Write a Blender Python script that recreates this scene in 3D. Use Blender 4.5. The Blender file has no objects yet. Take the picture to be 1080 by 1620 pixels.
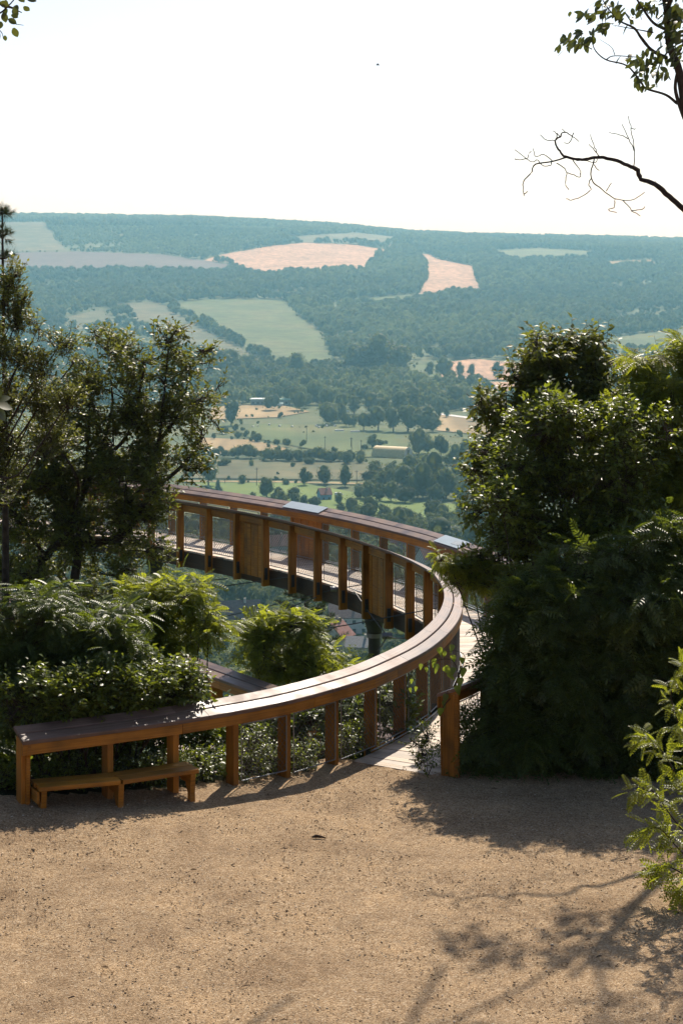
import bpy, bmesh, math
import numpy as np
from mathutils import Vector, Matrix
R = math.radians
sc = bpy.context.scene
COL = sc.collection

# ------------------------------------------------------------------ camera
F = 3150.0            # focal length in photograph pixels (1080 x 1620)
HZ = 400.0            # eye level row in the photograph
CH = 6.4              # eye height above the terrace
cam = bpy.data.cameras.new('camera'); camo = bpy.data.objects.new('camera', cam); COL.objects.link(camo)
camo.location = (0, 0, CH); camo.rotation_euler = (R(90), 0, 0)
cam.sensor_fit = 'VERTICAL'; cam.sensor_height = 36.0; cam.lens = F/1620*36.0
cam.shift_y = -(810-HZ)/1620.0
cam.clip_start = 0.1; cam.clip_end = 30000
cam.dof.use_dof = True; cam.dof.focus_distance = 33; cam.dof.aperture_fstop = 8
sc.camera = camo
# ------------------------------------------------------------------ sky, sun, exposure
SUN_EL, SUN_AZ = 44.0, 13.0
w = bpy.data.worlds.new('World'); sc.world = w; w.use_nodes = True
nt = w.node_tree; nt.nodes.clear()
sky = nt.nodes.new('ShaderNodeTexSky'); sky.sky_type = 'NISHITA'; sky.sun_disc = False
sky.sun_elevation = R(SUN_EL); sky.sun_rotation = R(SUN_AZ)
sky.altitude = 200; sky.air_density = 0.8; sky.dust_density = 1.6; sky.ozone_density = 2.5
bg = nt.nodes.new('ShaderNodeBackground'); bg.inputs[1].default_value = 0.092
wo = nt.nodes.new('ShaderNodeOutputWorld')
nt.links.new(sky.outputs[0], bg.inputs[0]); nt.links.new(bg.outputs[0], wo.inputs[0])
sl = bpy.data.lights.new('sun', 'SUN'); sl.energy = 4.6; sl.angle = R(0.5); sl.color = (1.0, 0.91, 0.78)
so = bpy.data.objects.new('sun', sl); COL.objects.link(so)
sdir = Vector((math.sin(R(SUN_AZ))*math.cos(R(SUN_EL)), math.cos(R(SUN_AZ))*math.cos(R(SUN_EL)), math.sin(R(SUN_EL))))
so.rotation_euler = sdir.to_track_quat('Z', 'Y').to_euler(); so.location = (20, 60, 60)
vs = sc.view_settings; vs.view_transform = 'Standard'; vs.look = 'None'; vs.exposure = 0.68; vs.gamma = 1.0
sc.cycles.use_denoising = True
sc.cycles.max_bounces = 8; sc.cycles.volume_bounces = 1; sc.cycles.transparent_max_bounces = 8
sc.cycles.sample_clamp_indirect = 6.0

rng = np.random.RandomState(7)

# ------------------------------------------------------------------ materials
MATS = {}
def newmat(name):
    m = bpy.data.materials.new(name); m.use_nodes = True; m.node_tree.nodes.clear(); MATS[name] = m
    return m, m.node_tree.nodes, m.node_tree.links
def nd(ns, t, **kw):
    n = ns.new(t)
    for k, v in kw.items():
        if k.startswith('i_'): n.inputs[k[2:].replace('_', ' ')].default_value = v
        else: setattr(n, k, v)
    return n
def ramp(ns, cols):
    r = ns.new('ShaderNodeValToRGB'); e = r.color_ramp.elements
    while len(e) > 1: e.remove(e[0])
    e[0].position = cols[0][0]; e[0].color = (*cols[0][1], 1)
    for p, c in cols[1:]:
        x = e.new(p); x.color = (*c, 1)
    return r
def pbsdf(ns, ls, rough=.6, spec=.5, metal=0):
    b = ns.new('ShaderNodeBsdfPrincipled'); o = ns.new('ShaderNodeOutputMaterial')
    b.inputs['Roughness'].default_value = rough; b.inputs['Specular IOR Level'].default_value = spec; b.inputs['Metallic'].default_value = metal
    ls.new(b.outputs[0], o.inputs[0]); return b, o
def mixc(ns, ls, fac, a, b, mode='MIX'):
    m = ns.new('ShaderNodeMix'); m.data_type = 'RGBA'; m.blend_type = mode
    if isinstance(fac, float): m.inputs[0].default_value = fac
    else: ls.new(fac, m.inputs[0])
    for i, v in ((6, a), (7, b)):
        if isinstance(v, tuple): m.inputs[i].default_value = (*v, 1)
        else: ls.new(v, m.inputs[i])
    return m.outputs[2]

def wood(name, c0, c1, c2, rough, spec=.5, grain=60., bump=.25, wear=None):
    m, ns, ls = newmat(name); b, o = pbsdf(ns, ls, rough, spec)
    uv = ns.new('ShaderNodeUVMap'); uv.uv_map = 'UVMap'
    oi = ns.new('ShaderNodeObjectInfo')
    ad = nd(ns, 'ShaderNodeVectorMath', operation='ADD'); ls.new(uv.outputs[0], ad.inputs[0])
    cb = ns.new('ShaderNodeCombineXYZ'); mu = nd(ns, 'ShaderNodeMath', operation='MULTIPLY'); mu.inputs[1].default_value = 37.0
    ls.new(oi.outputs['Random'], mu.inputs[0]); ls.new(mu.outputs[0], cb.inputs[0]); ls.new(mu.outputs[0], cb.inputs[1]); ls.new(cb.outputs[0], ad.inputs[1])
    mp = ns.new('ShaderNodeMapping'); mp.inputs['Scale'].default_value = (1.6, grain, 1); ls.new(ad.outputs[0], mp.inputs[0])
    n1 = nd(ns, 'ShaderNodeTexNoise', i_Scale=1.0, i_Detail=5.0, i_Distortion=.6); ls.new(mp.outputs[0], n1.inputs['Vector'])
    r = ramp(ns, [(.25, c0), (.5, c1), (.78, c2)]); ls.new(n1.outputs[0], r.inputs[0])
    # board to board difference and large stains
    n2 = nd(ns, 'ShaderNodeTexNoise', i_Scale=2.3, i_Detail=4.0); ls.new(ad.outputs[0], n2.inputs['Vector'])
    r2 = ramp(ns, [(.28, (.50, .50, .52)), (.5, (.95, .95, .95)), (.72, (1.2, 1.16, 1.12))]); ls.new(n2.outputs[0], r2.inputs[0])
    c = mixc(ns, ls, 1.0, r.outputs[0], r2.outputs[0], 'MULTIPLY')
    r3 = ramp(ns, [(0, (.74, .74, .74)), (1, (1.18, 1.18, 1.18))]); ls.new(oi.outputs['Random'], r3.inputs[0])
    c = mixc(ns, ls, 1.0, c, r3.outputs[0], 'MULTIPLY')
    ls.new(c, b.inputs['Base Color'])
    rr = ramp(ns, [(.3, (rough*.8,)*3), (.7, (min(1, rough*1.35),)*3)]); ls.new(n2.outputs[0], rr.inputs[0]); ls.new(rr.outputs[0], b.inputs['Roughness'])
    bp = nd(ns, 'ShaderNodeBump', i_Strength=bump, i_Distance=.004); ls.new(n1.outputs[0], bp.inputs['Height']); ls.new(bp.outputs[0], b.inputs['Normal'])
    return m
W_OR = wood('wood_orange_stain', (.19, .074, .006), (.34, .138, .011), (.45, .192, .02), .5, .35)
W_TOP = wood('wood_rail_top', (.10, .056, .038), (.165, .10, .072), (.23, .15, .115), .46, .4)
W_DK = wood('wood_deck', (.32, .25, .185), (.50, .41, .315), (.60, .51, .41), .6, .4, grain=45)
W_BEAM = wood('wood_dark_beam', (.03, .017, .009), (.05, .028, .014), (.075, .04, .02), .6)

def plain(name, col, rough=.6, spec=.5, metal=0, noise=.25, scale=3.0, bump=0.0):
    m, ns, ls = newmat(name); b, o = pbsdf(ns, ls, rough, spec, metal)
    tc = ns.new('ShaderNodeTexCoord'); n = nd(ns, 'ShaderNodeTexNoise', i_Scale=scale, i_Detail=6.0); ls.new(tc.outputs['Object'], n.inputs['Vector'])
    a = tuple(x*(1-noise) for x in col); c = tuple(min(1, x*(1+noise)) for x in col)
    r = ramp(ns, [(.3, a), (.7, c)]); ls.new(n.outputs[0], r.inputs[0]); ls.new(r.outputs[0], b.inputs['Base Color'])
    if bump:
        bp = nd(ns, 'ShaderNodeBump', i_Strength=bump, i_Distance=.02); ls.new(n.outputs[0], bp.inputs['Height']); ls.new(bp.outputs[0], b.inputs['Normal'])
    return m
STEEL = plain('steel_grey', (.22, .23, .24), .45, .5, .7, .15, 6)
STEELD = plain('steel_dark', (.045, .047, .05), .5, .5, .4, .25, 5)
WIRE = plain('wire_steel', (.10, .085, .07), .5, .4, .3, .1, 8)
PLATE = plain('plate_silver', (.30, .36, .38), .35, .6, 0, .06, 6)
PRINT = plain('plate_print', (.30, .33, .33), .4, .5, 0, .4, 30)
BARK = plain('bark', (.050, .036, .026), .9, .2, 0, .45, 14, .6)
BARKD = plain('bark_dead', (.035, .022, .020), .9, .2, 0, .35, 20, .4)

def leafmat(name, dark, light, trans, tfac=.45, rough=.38, spec=.5, obj_random=False):
    m, ns, ls = newmat(name)
    b = ns.new('ShaderNodeBsdfPrincipled'); b.inputs['Roughness'].default_value = rough; b.inputs['Specular IOR Level'].default_value = spec
    if obj_random:
        src = ns.new('ShaderNodeObjectInfo').outputs['Random']
    else:
        src = ns.new('ShaderNodeNewGeometry').outputs['Random Per Island']
    r = ramp(ns, [(0, dark), (1, light)]); ls.new(src, r.inputs[0]); ls.new(r.outputs[0], b.inputs['Base Color'])
    t = ns.new('ShaderNodeBsdfTranslucent')
    r2 = ramp(ns, [(0, tuple(x*.6 for x in trans)), (1, trans)]); ls.new(src, r2.inputs[0]); ls.new(r2.outputs[0], t.inputs[0])
    mx = ns.new('ShaderNodeMixShader'); mx.inputs[0].default_value = tfac
    ls.new(b.outputs[0], mx.inputs[1]); ls.new(t.outputs[0], mx.inputs[2])
    o = ns.new('ShaderNodeOutputMaterial'); ls.new(mx.outputs[0], o.inputs[0])
    return m
L_ELM = leafmat('leaf_elm', (.055, .072, .011), (.135, .15, .025), (.28, .30, .03), .40, .48, .4)
L_HAW = leafmat('leaf_small_pale', (.06, .075, .012), (.14, .145, .028), (.30, .31, .04), .42, .42)
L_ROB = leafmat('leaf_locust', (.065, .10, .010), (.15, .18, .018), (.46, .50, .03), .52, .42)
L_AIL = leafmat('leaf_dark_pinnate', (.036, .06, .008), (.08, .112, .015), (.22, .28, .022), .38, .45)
L_DOG = leafmat('leaf_glossy', (.05, .078, .011), (.12, .15, .02), (.34, .40, .028), .40, .38, .4)
L_WAL = leafmat('leaf_walnut', (.035, .045, .010), (.07, .08, .017), (.15, .17, .022), .30, .42)
L_VIN = leafmat('leaf_vine', (.06, .10, .015), (.11, .15, .025), (.34, .42, .04), .5, .42)
L_PIN = leafmat('needle_pine', (.025, .042, .016), (.05, .07, .025), (.08, .11, .02), .2, .5)
L_FAR = leafmat('leaf_far', (.040, .060, .017), (.10, .12, .032), (.20, .23, .035), .3, .7, .2, True)
L_FARL = leafmat('leaf_far_pale', (.07, .10, .03), (.12, .14, .05), (.22, .26, .06), .3, .7, .2, True)

# ------------------------------------------------------------------ mesh helpers
def link(o, parent=None):
    COL.objects.link(o)
    if parent is not None: o.parent = parent
    return o
def meshobj(name, verts, faces, mat=None, parent=None, smooth=False, uvs=None):
    me = bpy.data.meshes.new(name)
    V = np.asarray(verts, dtype=np.float32).reshape(-1, 3)
    if isinstance(faces, np.ndarray):
        n = faces.shape[1]; nf = len(faces)
        me.vertices.add(len(V)); me.vertices.foreach_set('co', V.ravel())
        me.loops.add(nf*n); me.loops.foreach_set('vertex_index', faces.astype(np.int32).ravel())
        me.polygons.add(nf); me.polygons.foreach_set('loop_start', np.arange(nf, dtype=np.int32)*n)
        me.update(calc_edges=True); me.validate()
    else:
        me.from_pydata(V.tolist(), [], faces); me.update()
    if uvs is not None:
        ul = me.uv_layers.new(name='UVMap')
        ul.data.foreach_set('uv', np.asarray(uvs, dtype=np.float32).ravel())
    if smooth: me.polygons.foreach_set('use_smooth', [True]*len(me.polygons))
    if mat is not None: me.materials.append(mat)
    return link(bpy.data.objects.new(name, me), parent)
def empty(name, loc=(0, 0, 0), rz=0):
    o = bpy.data.objects.new(name, None); o.location = loc; o.rotation_euler = (0, 0, rz); o.empty_display_size = .2
    return link(o)
def tag(o, label=None, cat=None, group=None, kind=None):
    for k, v in (('label', label), ('category', cat), ('group', group), ('kind', kind)):
        if v: o[k] = v
    return o

def sweep_data(frames, prof, t0=0.0):
    """frames: list of (origin, a-axis, b-axis); prof: closed list of (a,b). gives verts, faces, uvs (u along, v round)"""
    V = []; Fc = []; U = []
    n = len(prof); L = [t0]
    for i, (o, a, b) in enumerate(frames):
        o = Vector(o)
        if i: L.append(L[-1]+(o-Vector(frames[i-1][0])).length)
        for (pa, pb) in prof: V.append(o+a*pa+b*pb)
    per = [0.0]
    for k in range(n):
        p, q = prof[k], prof[(k+1) % n]; per.append(per[-1]+math.hypot(q[0]-p[0], q[1]-p[1]))
    for i in range(len(frames)-1):
        for k in range(n):
            k2 = (k+1) % n
            Fc.append((i*n+k, i*n+k2, (i+1)*n+k2, (i+1)*n+k))
            U += [(L[i], per[k]), (L[i], per[k+1]), (L[i+1], per[k+1]), (L[i+1], per[k])]
    for base, rev in ((0, True), ((len(frames)-1)*n, False)):
        idx = list(range(n))
        if rev: idx = idx[::-1]
        Fc.append(tuple(base+k for k in idx)); U += [(prof[k][0]*.3, prof[k][1]) for k in idx]
    return V, Fc, U
def sweep(name, frames, prof, mat, parent=None, t0=0.0):
    V, Fc, U = sweep_data(frames, prof, t0)
    o = meshobj(name, V, Fc, mat, parent, uvs=U)
    bm = bmesh.new(); bm.from_mesh(o.data); bmesh.ops.recalc_face_normals(bm, faces=bm.faces); bm.to_mesh(o.data); bm.free()
    return o
def rect(a0, a1, b0, b1, c=.006):
    return [(a0+c, b0), (a1-c, b0), (a1, b0+c), (a1, b1-c), (a1-c, b1), (a0+c, b1), (a0, b1-c), (a0, b0+c)]
def beam(name, p0, p1, wd, ht, mat, parent=None, up=(0, 0, 1), c=.006):
    p0, p1 = Vector(p0), Vector(p1); t = (p1-p0).normalized(); up = Vector(up)
    a = t.cross(up)
    if a.length < 1e-4: a = t.cross(Vector((0, 1, 0)))
    a.normalize(); b = a.cross(t).normalized()
    return sweep(name, [(p0, a, b), (p1, a, b)], rect(-wd/2, wd/2, -ht/2, ht/2, c), mat, parent)

def tube_data(pts, rad, sides=6):
    pts = np.asarray(pts, float); n = len(pts); rad = np.broadcast_to(np.asarray(rad, float), (n,))
    T = np.gradient(pts, axis=0); T /= np.linalg.norm(T, axis=1)[:, None]+1e-9
    ref = np.where(np.abs(T[:, 2:3]) > .9, np.array([[1., 0, 0]]), np.array([[0, 0, 1.]]))
    A = np.cross(T, ref); A /= np.linalg.norm(A, axis=1)[:, None]+1e-9; B = np.cross(T, A)
    an = np.arange(sides)/sides*2*np.pi
    V = (pts[:, None]+rad[:, None, None]*(np.cos(an)[None, :, None]*A[:, None]+np.sin(an)[None, :, None]*B[:, None])).reshape(-1, 3)
    i = np.arange(n-1)[:, None]; k = np.arange(sides)[None]; k2 = (k+1) % sides
    Fq = np.stack(np.broadcast_arrays(i*sides+k, i*sides+k2, (i+1)*sides+k2, (i+1)*sides+k), -1).reshape(-1, 4)
    return V, Fq
class Acc:
    def __init__(s): s.V = []; s.F = []; s.n = 0
    def add(s, V, Fc):
        if len(V) == 0: return
        s.V.append(np.asarray(V, np.float32)); s.F.append(np.asarray(Fc)+s.n); s.n += len(V)
    def tube(s, pts, rad, sides=6): s.add(*tube_data(pts, rad, sides))
    def build(s, name, mat, parent=None, smooth=False):
        return meshobj(name, np.concatenate(s.V), np.concatenate(s.F), mat, parent, smooth)
def smoothline(pts, per=6):
    P = np.asarray(pts, float); Q = np.vstack([2*P[0]-P[1], P, 2*P[-1]-P[-2]]); out = []
    for i in range(1, len(Q)-2):
        for t in np.arange(per)/per:
            a, b, c, d = Q[i-1], Q[i], Q[i+1], Q[i+2]
            out.append(.5*((2*b)+(-a+c)*t+(2*a-5*b+4*c-d)*t*t+(-a+3*b-3*c+d)*t**3))
    out.append(P[-1]); return np.array(out)
def px(x, y, d):
    return np.array([(x-540.0)*d/F, d, CH-(y-HZ)*d/F])

# ------------------------------------------------------------------ leaves
T_SIMPLE = (np.array([(0, 0, 0), (.42, .26, .07), (1, 0, -.12), (.42, -.26, .07), (.5, 0, 0)]), np.array([(0, 4, 1), (1, 4, 2), (0, 3, 4), (3, 2, 4)]))
def pinnate(pairs, ll, lw, droop=.25, ang=65):
    V = []; Fc = []
    def leaflet(p, d, l):
        d = Vector(d).normalized(); s = d.cross(Vector((0, 0, 1))).normalized(); b = len(V); p = Vector(p)
        V.extend([p, p+d*l*.5+s*lw*.5+Vector((0, 0, .012)), p+d*l-Vector((0, 0, l*.12)), p+d*l*.5-s*lw*.5+Vector((0, 0, .012))]); Fc.append((b, b+1, b+2)); Fc.append((b, b+2, b+3))
    a = R(ang)
    for i in range(pairs):
        t = .18+.80*i/(pairs-1); p = (t, 0, -droop*t*t); k = .75+.5*math.sin(math.pi*min(1, (t-.1)/.95))
        for s in (1, -1): leaflet(p, (math.cos(a), s*math.sin(a), -.12), ll*k*.85)
    leaflet((1, 0, -droop), (1, 0, -.5), ll*.8)
    b = len(V)
    for t in (0, .5, 1):
        V.append(Vector((t, .006, -droop*t*t))); V.append(Vector((t, -.006, -droop*t*t)))
    for i in range(2):
        q = b+i*2; Fc.append((q, q+1, q+3)); Fc.append((q, q+3, q+2))
    return np.array([list(v) for v in V]), np.array(Fc)
T_ROB = pinnate(7, .24, .125, .28)
T_AIL = pinnate(6, .32, .11, .30, 62)
def needle_tuft():
    V = []; Fc = []; r = np.random.RandomState(3)
    for i in range(16):
        a = i/16*2*math.pi; t = .15+.5*r.rand(); sp = .55+.3*r.rand()
        p = np.array((t*.5, 0, 0)); d = np.array((math.cos(sp), math.sin(sp)*math.cos(a), math.sin(sp)*math.sin(a)))
        s = np.cross(d, (0, .6, .8)); s /= np.linalg.norm(s)+1e-9
        b = len(V); V += [p-s*.02, p+s*.02, p+d*.7]; Fc.append((b, b+1, b+2))
    return np.array(V), np.array(Fc)
T_PIN = needle_tuft()
def norm(v): return v/(np.linalg.norm(v, axis=-1, keepdims=True)+1e-9)
def place(tm, P, X, Nn, S):
    tv, tf = tm; X = norm(X); Y = norm(np.cross(Nn, X)); Z = np.cross(X, Y)
    V = P[:, None]+S[:, None, None]*(tv[None, :, 0:1]*X[:, None]+tv[None, :, 1:2]*Y[:, None]+tv[None, :, 2:3]*Z[:, None])
    Fc = tf[None]+(np.arange(len(P))*len(tv))[:, None, None]
    return V.reshape(-1, 3), Fc.reshape(-1, 3)
def crown(leaf, twig, C, Rr, ns, tm, size, m=7, ell=.22, up=.35, droop=0.0, twr=.003, shell=.45, subs=0, spread=.75, rnd=.45, gap=-.25):
    """ns sprays in the ellipsoid C,Rr; each spray has m leaves along a twig of length ell"""
    C = np.asarray(C, float); Rr = np.asarray(Rr, float)
    u = norm(rng.randn(ns, 3)); rad = shell+(1-shell)*rng.rand(ns)**.6
    rad = rad*(1+.35*(rng.rand(ns) < .16)*rng.rand(ns))
    B = C+u*rad[:, None]*Rr
    if gap > -2:
        nz = np.sin(B[:, 0]*8.3+1+B[:, 2]*2)+np.sin(B[:, 1]*7.1+2)+np.sin(B[:, 2]*8.9+.5-B[:, 0]*1.5)+.8*np.sin((B[:, 0]+B[:, 2])*15)
        kp = nz > gap; B = B[kp]; u = u[kp]; ns = len(B)
        if ns == 0: return
    D = norm(u*.65+np.array([0, 0, up])+rng.randn(ns, 3)*rnd)
    L = ell*(.6+.8*rng.rand(ns))
    if twig is not None:
        for i in range(ns):
            twig.tube([B[i]-D[i]*L[i]*.6, B[i]+D[i]*L[i]], [twr*1.4, twr*.6], 3)
        for i in range(min(subs, ns)):
            mid = (C+B[i])/2+rng.randn(3)*.04*Rr.mean()
            twig.tube([C, mid, B[i]], [twr*3.2, twr*2.4, twr*1.4], 4)
    t = (np.arange(m)+.6)/m
    side = norm(np.cross(D, np.array([.05, .02, 1.])))
    sg = np.where(np.arange(m) % 2 == 0, 1., -1.)
    P = B[:, None]+D[:, None]*(L[:, None]*t[None])[..., None]
    ex = D[:, None]*(.35+.6*t[None, :, None]**3)+side[:, None]*(sg*spread)[None, :, None]+rng.randn(ns, m, 3)*.32
    ex[..., 2] -= droop
    Nn = np.array([0, 0, 1.])+rng.randn(ns, m, 3)*.42
    S = size*(.7+.55*rng.rand(ns, m))
    leaf.add(*place(tm, P.reshape(-1, 3), ex.reshape(-1, 3), Nn.reshape(-1, 3), S.ravel()))
def limb(acc, pts, r0, r1, sides=6, per=5, jit=0.0):
    P = smoothline(pts, per)
    if jit: P = P+rng.randn(*P.shape)*jit
    acc.tube(P, np.linspace(r0, r1, len(P)), sides)
    return P

# ------------------------------------------------------------------ terrain
DT = np.array([18, 26, 30, 40, 60, 100, 200, 400, 550, 800, 1100, 1500, 2000, 2500], float)
ZT = np.array([-.6, -2.0, -4.0, -7.5, -15, -27, -52, -94, -113, -128, -138, -141, -141, -138], float)
DF = np.array([2750, 3000, 3300, 3700, 4200, 4800, 5300, 5650, 6200, 7000], float)
UF = np.array([-600, 0, 300, 540, 650, 800, 1080, 1700], float)
YF = {2750: [560]*8, 3000: [537]*8, 3300: [510]*8, 3700: [480]*8, 4200: [447]*8,
      4800: [404, 406, 410, 414, 416, 418, 422, 424], 5300: [374, 377, 380, 390, 396, 399, 405, 408],
      5650: [353, 355, 359, 377, 386, 391, 397, 400], 6200: [347, 350, 354, 368, 379, 383, 389, 392], 7000: [341, 343, 348, 361, 371, 376, 383, 386]}
YFa = np.array([YF[int(d)] for d in DF], float)
def zfar(X, Y):
    X = np.asarray(X, float); Y = np.asarray(Y, float)
    u = np.clip(540+F*X/np.maximum(Y, 1), -600, 1700)
    cols = np.stack([np.interp(u, UF, YFa[i]) for i in range(len(DF))], 0)
    z = np.interp(Y, DT, ZT)
    Zc = CH-(cols-HZ)*DF.reshape((-1,)+(1,)*u.ndim)/F
    dd = np.concatenate([[2500.], DF, [9500.]])
    Zall = np.concatenate([np.full((1,)+u.shape, -138.), Zc, Zc[-1:]-60], 0)
    zf = np.full(u.shape, 0.0)
    idx = np.clip(np.searchsorted(dd, Y)-1, 0, len(dd)-2)
    t = (Y-dd[idx])/(dd[idx+1]-dd[idx])
    za = np.take_along_axis(Zall, idx[None], 0)[0]; zb = np.take_along_axis(Zall, idx[None]+1, 0)[0]
    zf = za+(zb-za)*t
    out = np.where(Y < 2500, z, zf)
    amp = np.clip((Y-1200)/2500, 0, 1)
    out = out+amp*(3.0*np.sin(X/310+Y/460)+2.2*np.sin(X/170-Y/230+1.3))*np.clip((7400-Y)/1200, 0, 1)
    return out
DG = np.concatenate([np.geomspace(18, 2400, 130), np.linspace(2420, 7200, 190), np.linspace(7300, 7800, 4)])
def solve_d(x, y):
    X = (x-540.)*DG/F; z = zfar(X, DG); yy = HZ+(CH-z)*F/DG
    ok = (DG > 300) & (DG < 7050); yy = yy[ok]; dg = DG[ok]
    yy = np.minimum.accumulate(yy)
    return float(np.interp(-y, -yy, dg))
def ground_px(x, y):
    d = solve_d(x, y); X = (x-540.)*d/F
    return np.array([X, d, float(zfar(np.array(X), np.array(d)))])

def far_ground_mat(name, cols, scale, fine=None):
    m, ns, ls = newmat(name); b, o = pbsdf(ns, ls, .9, .15)
    tc = ns.new('ShaderNodeTexCoord')
    n = nd(ns, 'ShaderNodeTexNoise', i_Scale=scale, i_Detail=8.0, i_Roughness=.6); ls.new(tc.outputs['Object'], n.inputs['Vector'])
    r = ramp(ns, cols); ls.new(n.outputs[0], r.inputs[0]); out = r.outputs[0]
    if fine:
        mp = ns.new('ShaderNodeMapping'); mp.inputs['Rotation'].default_value = (0, 0, fine[2]); mp.inputs['Scale'].default_value = (fine[0], fine[0]*.06, 1)
        ls.new(tc.outputs['Object'], mp.inputs[0])
        n2 = nd(ns, 'ShaderNodeTexNoise', i_Scale=1.0, i_Detail=3.0); ls.new(mp.outputs[0], n2.inputs['Vector'])
        r2 = ramp(ns, [(.35, (1-fine[1],)*3), (.65, (1+fine[1],)*3)]); ls.new(n2.outputs[0], r2.inputs[0])
        out = mixc(ns, ls, 1.0, out, r2.outputs[0], 'MULTIPLY')
    ls.new(out, b.inputs['Base Color']); return m
M_HILL = far_ground_mat('ground_meadow', [(.3, (.035, .055, .016)), (.5, (.065, .085, .026)), (.72, (.13, .13, .05))], .012)
M_WHEAT = far_ground_mat('field_wheat', [(.3, (.26, .155, .085)), (.5, (.37, .22, .125)), (.7, (.45, .275, .16))], .009, (.09, .30, .5))
M_STRAW = far_ground_mat('field_straw', [(.3, (.20, .145, .062)), (.7, (.33, .235, .11))], .012, (.07, .22, 1.2))
M_PLOW = far_ground_mat('field_plowed', [(.3, (.08, .058, .052)), (.7, (.115, .085, .075))], .008, (.05, .16, .2))
M_GREEN = far_ground_mat('field_green', [(.3, (.048, .075, .016)), (.5, (.075, .098, .024)), (.7, (.115, .115, .036))], .011, (.05, .2, .9))
M_GREY = far_ground_mat('field_grey_green', [(.3, (.052, .062, .024)), (.5, (.085, .088, .036)), (.7, (.145, .12, .055))], .014, (.05, .2, 1.0))
M_BRIGHT = far_ground_mat('field_bright', [(.3, (.085, .135, .022)), (.7, (.135, .18, .035))], .02, (.08, .1, .3))
M_ROAD = far_ground_mat('road_pale', [(.3, (.55, .52, .48)), (.7, (.65, .62, .58))], .05)

ug = np.concatenate([np.linspace(-3000, -300, 12)[:-1], np.linspace(-300, 1380, 90), np.linspace(1380, 4200, 12)[1:]])
DD = DG[DG >= 24.0]
Xg = (ug[None]-540)*DD[:, None]/F; Yg = np.repeat(DD[:, None], len(ug), 1)
Xg = np.where(Yg < 200, Xg*(1+2.2*(1-Yg/200)), Xg)
Zg = zfar(Xg, Yg)
nc = len(ug); ii = np.arange(len(DD)-1)[:, None]*nc+np.arange(nc-1)[None]
Fq = np.stack([ii, ii+1, ii+nc+1, ii+nc], -1).reshape(-1, 4)
hill = tag(meshobj('terrain', np.stack([Xg, Yg, Zg], -1).reshape(-1, 3), Fq, M_HILL, smooth=True), kind='structure')

# fields: thin sheets laid on the terrain
FIELDS = [
 ('wheat_field', M_WHEAT, [(318, 413), (350, 403), (430, 389), (480, 384), (560, 387), (630, 398), (600, 401), (575, 432), (540, 427), (500, 434), (470, 430), (430, 437), (395, 433), (375, 425), (360, 415)]),
 ('wheat_field', M_WHEAT, [(660, 402), (680, 402), (692, 410), (750, 422), (752, 440), (764, 465), (662, 465), (675, 440), (672, 415)]),
 ('plowed_field', M_PLOW, [(-150, 402), (20, 400), (120, 398), (260, 403), (330, 413), (362, 418), (374, 428), (340, 433), (200, 430), (-150, 430)]),
 ('rough_meadow', M_GREY, [(-100, 354), (74, 356), (108, 399), (-100, 400)]),
 ('green_field', M_GREEN, [(262, 479), (340, 473), (452, 475), (470, 496), (502, 520), (516, 545), (532, 577), (450, 577), (400, 556), (330, 515)]),
 ('stubble_field', M_GREY, [(178, 481), (250, 477), (300, 507), (360, 540), (425, 573), (435, 582), (330, 572), (260, 535)]),
 ('small_meadow', M_GREY, [(105, 502), (160, 489), (196, 514), (150, 521), (105, 522)]),
 ('pasture', M_GREEN, [(120, 532), (240, 538), (300, 548), (300, 560), (120, 552)]),
 ('grass_strip', M_GREEN, [(560, 474), (640, 466), (705, 464), (700, 472), (600, 484)]),
 ('green_field', M_GREEN, [(930, 541), (1000, 530), (1080, 520), (1250, 508), (1250, 550), (1080, 559), (940, 563)]),
 ('wheat_field', M_STRAW, [(940, 568), (1080, 561), (1250, 556), (1250, 590), (1080, 588), (1000, 594)]),
 ('pasture', M_GREEN, [(640, 597), (645, 579), (690, 573), (700, 600)]),
 ('wheat_field', M_WHEAT, [(690, 576), (750, 568), (842, 577), (860, 602), (700, 601)]),
 ('wheat_field', M_WHEAT, [(600, 601), (720, 604), (860, 606), (860, 622), (700, 613), (650, 607)]),
 ('straw_field', M_STRAW, [(335, 646), (380, 640), (450, 643), (490, 652), (440, 661), (330, 665)]),
 ('hay_meadow', M_GREEN, [(335, 671), (560, 673), (690, 688), (770, 697), (760, 725), (560, 724), (430, 700), (380, 690)]),
 ('straw_field', M_STRAW, [(310, 693), (400, 697), (455, 711), (425, 720), (300, 720)]),
 ('straw_field', M_STRAW, [(690, 655), (790, 670), (790, 692), (690, 682)]),
 ('dry_meadow', M_GREY, [(290, 729), (560, 730), (650, 744), (570, 761), (290, 758)]),
 ('lawn', M_BRIGHT, [(300, 765), (480, 766), (640, 795), (740, 800), (740, 824), (600, 817), (400, 790)]),
 ('green_field', M_GREEN, [(770, 397), (850, 393), (940, 398), (930, 411), (810, 413)]),
 ('straw_field', M_STRAW, [(955, 414), (1030, 411), (1040, 421), (965, 423)]),
 ('scrub_meadow', M_GREY, [(430, 376), (560, 369), (650, 377), (610, 386), (480, 384)]),
 ('plowed_field', M_PLOW, [(560, 383), (640, 388), (720, 394), (700, 397), (630, 392), (590, 388)]),
 ('small_meadow', M_GREY, [(-100, 360), (20, 352), (240, 350), (190, 354), (40, 358)]),
]
def pip(x, y, poly):
    inside = np.zeros(np.shape(x), bool); n = len(poly)
    for i in range(n):
        x0, y0 = poly[i]; x1, y1 = poly[(i+1) % n]
        c = ((y0 > y) != (y1 > y)) & (x < (x1-x0)*(y-y0)/((y1-y0) if y1 != y0 else 1e-9)+x0); inside ^= c
    return inside
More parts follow.
